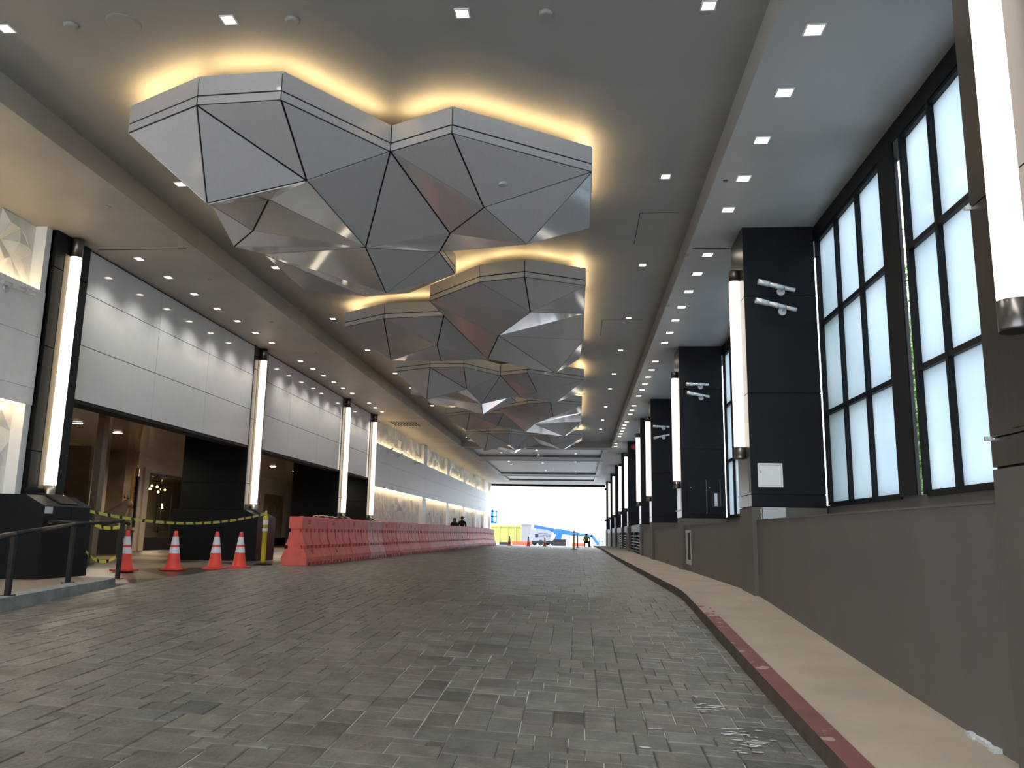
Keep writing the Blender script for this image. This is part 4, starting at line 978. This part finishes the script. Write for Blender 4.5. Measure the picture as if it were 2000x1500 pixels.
# crouching worker
J = {'pelvis': ((.0, .1, .40), .14), 'waist': ((-.02, .02, .55), .14), 'chest': ((-.03, -.12, .72), .16), 'neck': ((-.03, -.22, .88), .06), 'skull': ((-.03, -.28, .98), .07)}
E_ = [('pelvis', 'waist'), ('waist', 'chest'), ('chest', 'neck'), ('neck', 'skull')]
for q_, n in ((-1, 'l'), (1, 'r')):
    J.update({'sh'+n: ((.19*q_, -.16, .80), .07), 'el'+n: ((.26*q_, -.30, .58), .05), 'wr'+n: ((.18*q_, -.46, .42), .036), 'ha'+n: ((.14*q_, -.52, .34), .038), 'hip'+n: ((.11*q_, .05, .38), .10), 'kn'+n: ((.18*q_, -.30, .46), .07), 'an'+n: ((.16*q_, -.05, .10), .05), 'to'+n: ((.17*q_, -.22, .05), .045)})
    E_ += [('chest', 'sh'+n), ('sh'+n, 'el'+n), ('el'+n, 'wr'+n), ('wr'+n, 'ha'+n), ('pelvis', 'hip'+n), ('hip'+n, 'kn'+n), ('kn'+n, 'an'+n), ('an'+n, 'to'+n)]
hr = MB(); hr.ball((-.03, -.28, 1.03), .11, 16, 8, .8)
q = atY(1146, 1064, 68); figure('person', 'worker in yellow green vest crouching by the far orange cone', (q.x, 68, zroad(q.x, 68)), J, E_, [m_cloth, m_vest, m_skin], lambda c: 1 if c.z > .48 and abs(c.x) < .3 and c.y > -.32 and c.z < .9 else 0, (0, -1), (-.03, -.28, .99), hr)

# ------------------------------------------------------------------ outside
g = MB(); g.box(-60, 60, YE, 220, -1.5, -1.38); struct('ground', g, m_ext)
g = MB(); g.box(3.85, 40, -30, YE, -1.5, -.9); struct('ground_right', g, m_ext)
g = MB(); g.box(-40, 3.8, -40, YB, -2.4, -2.15); struct('ground_back', g, m_ext)
GZ = -1.38
def rect(px0, py0, px1, py1, Y): a = atY(px0, py0, Y); b = atY(px1, py1, Y); return a.x, b.x, min(a.z, b.z), max(a.z, b.z)
# yellow container
x0, x1, z0, z1 = rect(950, 1056, 1018, 1026, 112); t = thing('container', 'pale yellow ribbed steel container outside open end', 'container', ((x0+x1)/2, 112, GZ))
x0 -= 3
part('body', MB().box(x0, x1, 112, 118, GZ, z1), m_cont, t)
for i in range(7): x = x0+(x1-x0)*(i+.3)/7; part('rib', MB().box(x-.1, x+.1, 111.85, 112, GZ, z1), m_cont, t)
part('top_rail', MB().box(x0, x1, 111.8, 112, z1-.25, z1), m_cont, t)
x0, x1, z0, z1 = rect(1018, 1056, 1037, 1025.5, 108); t = thing('storage_box', 'pale grey box between yellow container and boom lift', 'box', ((x0+x1)/2, 108, GZ))
part('body', MB().box(x0, x1, 108, 111, GZ, z1), m_box, t); part('lid', MB().box(x0-.05, x1+.05, 107.9, 111.1, z1, z1+.12), m_box, t)
# dark skip, red barriers, pallet
x0, x1, z0, z1 = rect(1081, 1065, 1105, 1055, 92); t = thing('skip', 'dark open skip right of boom lift wheels', 'skip', ((x0+x1)/2, 92, GZ))
part('body', MB().box(x0, x1, 92, 94, GZ, z1), m_black, t); part('rim', MB().box(x0-.08, x1+.1, 91.9, 94.1, z1, z1+.08), m_rubber, t)
for (a, b, lb) in ((1000, 1038, 'low orange red barrier outside, left of boom lift'), (1117, 1141, 'low orange red barrier outside, near the worker')):
    x0, x1, z0, z1 = rect(a, 1066, b, 1057.5 if a < 1100 else 1061, 88); t = thing('low_barrier', lb, 'barrier', ((x0+x1)/2, 88, GZ))
    part('body', MB().prism([(x0, 88), (x1, 88), (x1, 88.4), (x0, 88.4)], GZ, z1), m_orange, t); part('foot', MB().box(x0, x1, 87.8, 88.6, GZ, GZ+.12), m_orange, t)
x0, x1, z0, z1 = rect(975, 1066, 993, 1059, 90); solo('spoil_mat', MB().box(x0, x1, 90, 91, GZ, z1), m_rubber, 'black mat lying at end of red barrier row', 'mat', ((x0+x1)/2, 90, GZ))
# boom lift
YL = 96.0
def pl(px, py, dy=0): return atY(px, py, YL+dy)
bl = thing('boom_lift', 'blue boom lift with white engine cover outside open end', 'boom lift', (pl(1060, 1060).x, YL, GZ))
a = pl(1035.5, 1056); b = pl(1078, 1033); x0, x1, z0, z1 = a.x, b.x, a.z, b.z; h = z1-z0
part('engine_cover', MB().prismY([(x0, z0), (x1-.3, z0), (x1, z0+.5*h), (x1, z1-.25*h), (x1-.5, z1-.08*h), (x0+.4*(x1-x0), z1), (x0, z1-.05*h)], YL, YL+1.1), m_lwhite, bl)
part('cover_stripe', MB().box(x0+.9, x1-.6, YL-.01, YL, z0+.62*h, z0+.66*h), m_lgrey, bl)
a = pl(1045, 1050); b = pl(1051, 1043); part('control_panel', MB().box(a.x, b.x, YL-.03, YL, a.z, b.z), m_black, bl)
tx = txt('Genie', .62, .01, m_lgrey); o = link('lettering', tx, bl); o.rotation_euler = (math.pi/2, 0, 0); q = pl(1063, 1049); o.location = Vector((q.x, YL-.02, q.z))-Vector(bl.location)
for px in (1043, 1056, 1069, 1080):
    q = pl(px, 1060); part('wheel', MB().tube((q.x, YL-.1+(px % 2)*.9, GZ+.32), (q.x, YL+.25+(px % 2)*.9, GZ+.32), .32, k=18), m_rubber, bl)
q0 = pl(1038, 1060); q1 = pl(1084, 1058); part('chassis', MB().box(q0.x, q1.x, YL+.1, YL+1.2, GZ+.28, pl(1060, 1055).z), m_black, bl)
def beam(p0, p1, w, yo, nm):
    a = pl(*p0); b = pl(*p1); d = (b-a).normalized(); n_ = Vector((-d.z, 0, d.x)); mb = MB()
    mb.prismY([((a+n_*w).x, (a+n_*w).z), ((a-n_*w).x, (a-n_*w).z), ((b-n_*w).x, (b-n_*w).z), ((b+n_*w).x, (b+n_*w).z)], YL+yo, YL+yo+.4); part(nm, mb, m_blue, bl)
beam((1042, 1028), (1082, 1036), .22, .5, 'boom_arm'); beam((1096, 1038), (1128, 1044), .26, .45, 'boom_arm'); beam((1124, 1042.5), (1157, 1047), .16, .5, 'boom_extension'); beam((1155, 1045), (1169, 1064), .17, .5, 'jib'); beam((1087, 1040), (1092, 1055), .14, .3, 'lift_cylinder')
a = pl(1081, 1056); b = pl(1098, 1033)
part('turret', MB().prismY([(a.x, a.z), (b.x-.15, a.z), (b.x, a.z+.6), (b.x, b.z), (a.x+.2, b.z+.02), (a.x-.2, b.z-.35), (a.x+.25, b.z-.7)], YL+.2, YL+1.0), m_blue, bl)
a = pl(1170, 1064); b = pl(1178, 1051); pb = MB()
for (x, z0_, z1_) in ((a.x, a.z, b.z), (b.x, a.z, b.z)): pb.box(x-.05, x+.05, YL+.4, YL+.5, z0_, z1_)
for z in (a.z, (a.z+b.z)/2, b.z): pb.box(a.x, b.x, YL+.4, YL+.5, z-.05, z+.05)
part('basket', pb, m_blue, bl)
# raised basket on the left
x0, x1, z0, z1 = rect(951, 1022.5, 971, 995, 100); t = thing('work_platform', 'blue raised work platform basket at left of open end', 'lift platform', ((x0+x1)/2, 100, GZ))
part('deck', MB().box(x0, x1-.1, 100, 101.2, z0, z0+.28), m_blue, t); part('control_box', MB().box(x0+.1, x0+.75, 100, 100.8, z0+.2, z1), m_blue, t)
rr = MB()
for z in (z1-.22, (z0+z1)/2): rr.box(x0+.2, x1, 100, 100.07, z-.08, z+.08)
for x in (x1-.16, x0+.3): rr.box(x, x+.16, 100, 100.07, z0, z1-.2)
part('guard_rail', rr, m_blue, t); part('mast', MB().box(x0-.4, x0+.05, 100.3, 100.9, GZ, z0+.2), m_blue, t)
# ceiling bracket by the open end
a = atY(1142, 945, 76.5); b = atY(1158, 932, 76.5); br = MB(); br.box(a.x, b.x, 76.5, 76.6, b.z-.08, b.z); br.box(a.x, a.x+.06, 76.5, 76.6, a.z, CZ); br.box(b.x-.06, b.x, 76.5, 76.6, a.z, CZ)
solo('sign_bracket', br, m_black, 'small black bracket hanging under ceiling near open end', 'bracket', (a.x, 76.5, b.z))
# leafy hedge seen through the window slit
hg = MB(); random.seed(3)
for i in range(9000):
    x = random.uniform(4.6, 5.3); y = random.uniform(10.9, 13.9); z = random.triangular(-.9, 4.6, 1.6); r = random.uniform(.03, .07)
    d = Vector((random.gauss(0, 1), random.gauss(0, 1), random.gauss(0, 1))).normalized()*r; e = d.orthogonal().normalized()*r*.5; c = Vector((x, y, z))
    hg.poly([c-d, c+e, c+d, c-e])
b_ = thing('building', 'plain grey building wall glimpsed through the narrow window slit', 'building', (12, 30, -.9))
part('wall', MB().box(11.8, 12.3, 26.5, 35, -.9, 8), m_box, b_)
for i in range(4): part('window', MB().box(11.76, 11.8, 27+i*2, 28.2+i*2, 2.0, 3.6), m_black, b_)
h = thing('hedge', 'tall green leafy hedge seen through the narrow window slit', 'hedge', (4.95, 12.0, -.9))
lf = part('foliage', hg, m_leaf, h); lf['kind'] = 'stuff'
st = MB()
for i in range(14): x = random.uniform(4.7, 5.2); y = 11+i*.2; st.tube((x, y, -.9), (x+random.uniform(-.1, .1), y, 3.2), .02, .008, 6)
part('stems', st, m_stem, h)['kind'] = 'stuff'

# stone figure on the planter: one skinned body
def skin_mesh(name, J, E, levels=2):
    bm = bmesh.new(); lay = bm.verts.layers.skin.verify(); vs = {}
    for k, (p, r) in J.items(): v = bm.verts.new(p); v[lay].radius = (r, r); v[lay].use_root = (k == 'pelvis'); vs[k] = v
    for a, b in E: bm.edges.new((vs[a], vs[b]))
    me = bpy.data.meshes.new(name); bm.to_mesh(me); bm.free(); tmp = bpy.data.objects.new('tmp', me); C.objects.link(tmp)
    tmp.modifiers.new('s', 'SKIN').use_smooth_shade = True; sb = tmp.modifiers.new('d', 'SUBSURF'); sb.levels = levels
    dg = bpy.context.evaluated_depsgraph_get(); dg.update(); me2 = bpy.data.meshes.new_from_object(tmp.evaluated_get(dg)); bpy.data.objects.remove(tmp); me2.materials.clear(); return me2
ox = bx-fg.location.x
J = {'pelvis': ((ox-.55, 0, .16), .17), 'mid': ((ox-.30, 0, .26), .16), 'chest': ((ox-.05, 0, .36), .15), 'neck': ((ox+.08, 0, .50), .11), 'skull': ((ox+.16, 0, .62), .12), 'muzzle': ((ox+.30, 0, .55), .07),
     'fl': ((ox+.02, -.12, .15), .06), 'flp': ((ox+.10, -.12, .04), .05), 'fr': ((ox+.02, .12, .15), .06), 'frp': ((ox+.10, .12, .04), .05), 'hl': ((ox-.50, -.16, .12), .09), 'hlp': ((ox-.36, -.17, .04), .05), 'hr': ((ox-.50, .16, .12), .09), 'hrp': ((ox-.36, .17, .04), .05), 'tail': ((ox-.74, .02, .10), .03)}
me = skin_mesh('body', J, [('pelvis', 'mid'), ('mid', 'chest'), ('chest', 'neck'), ('neck', 'skull'), ('skull', 'muzzle'), ('chest', 'fl'), ('fl', 'flp'), ('chest', 'fr'), ('fr', 'frp'), ('pelvis', 'hl'), ('hl', 'hlp'), ('pelvis', 'hr'), ('hr', 'hrp'), ('pelvis', 'tail')])
me.materials.append(m_sculpt); link('body', me, fg)
er = MB()
for s in (-1, 1): er.tube((ox+.12, s*.08, .70), (ox+.10, s*.10, .79), .035, .01, 8)
link('ear_pair', er.mesh('ear_pair', m_sculpt), fg); fg.scale = (1.3, 1.0, 1.3)
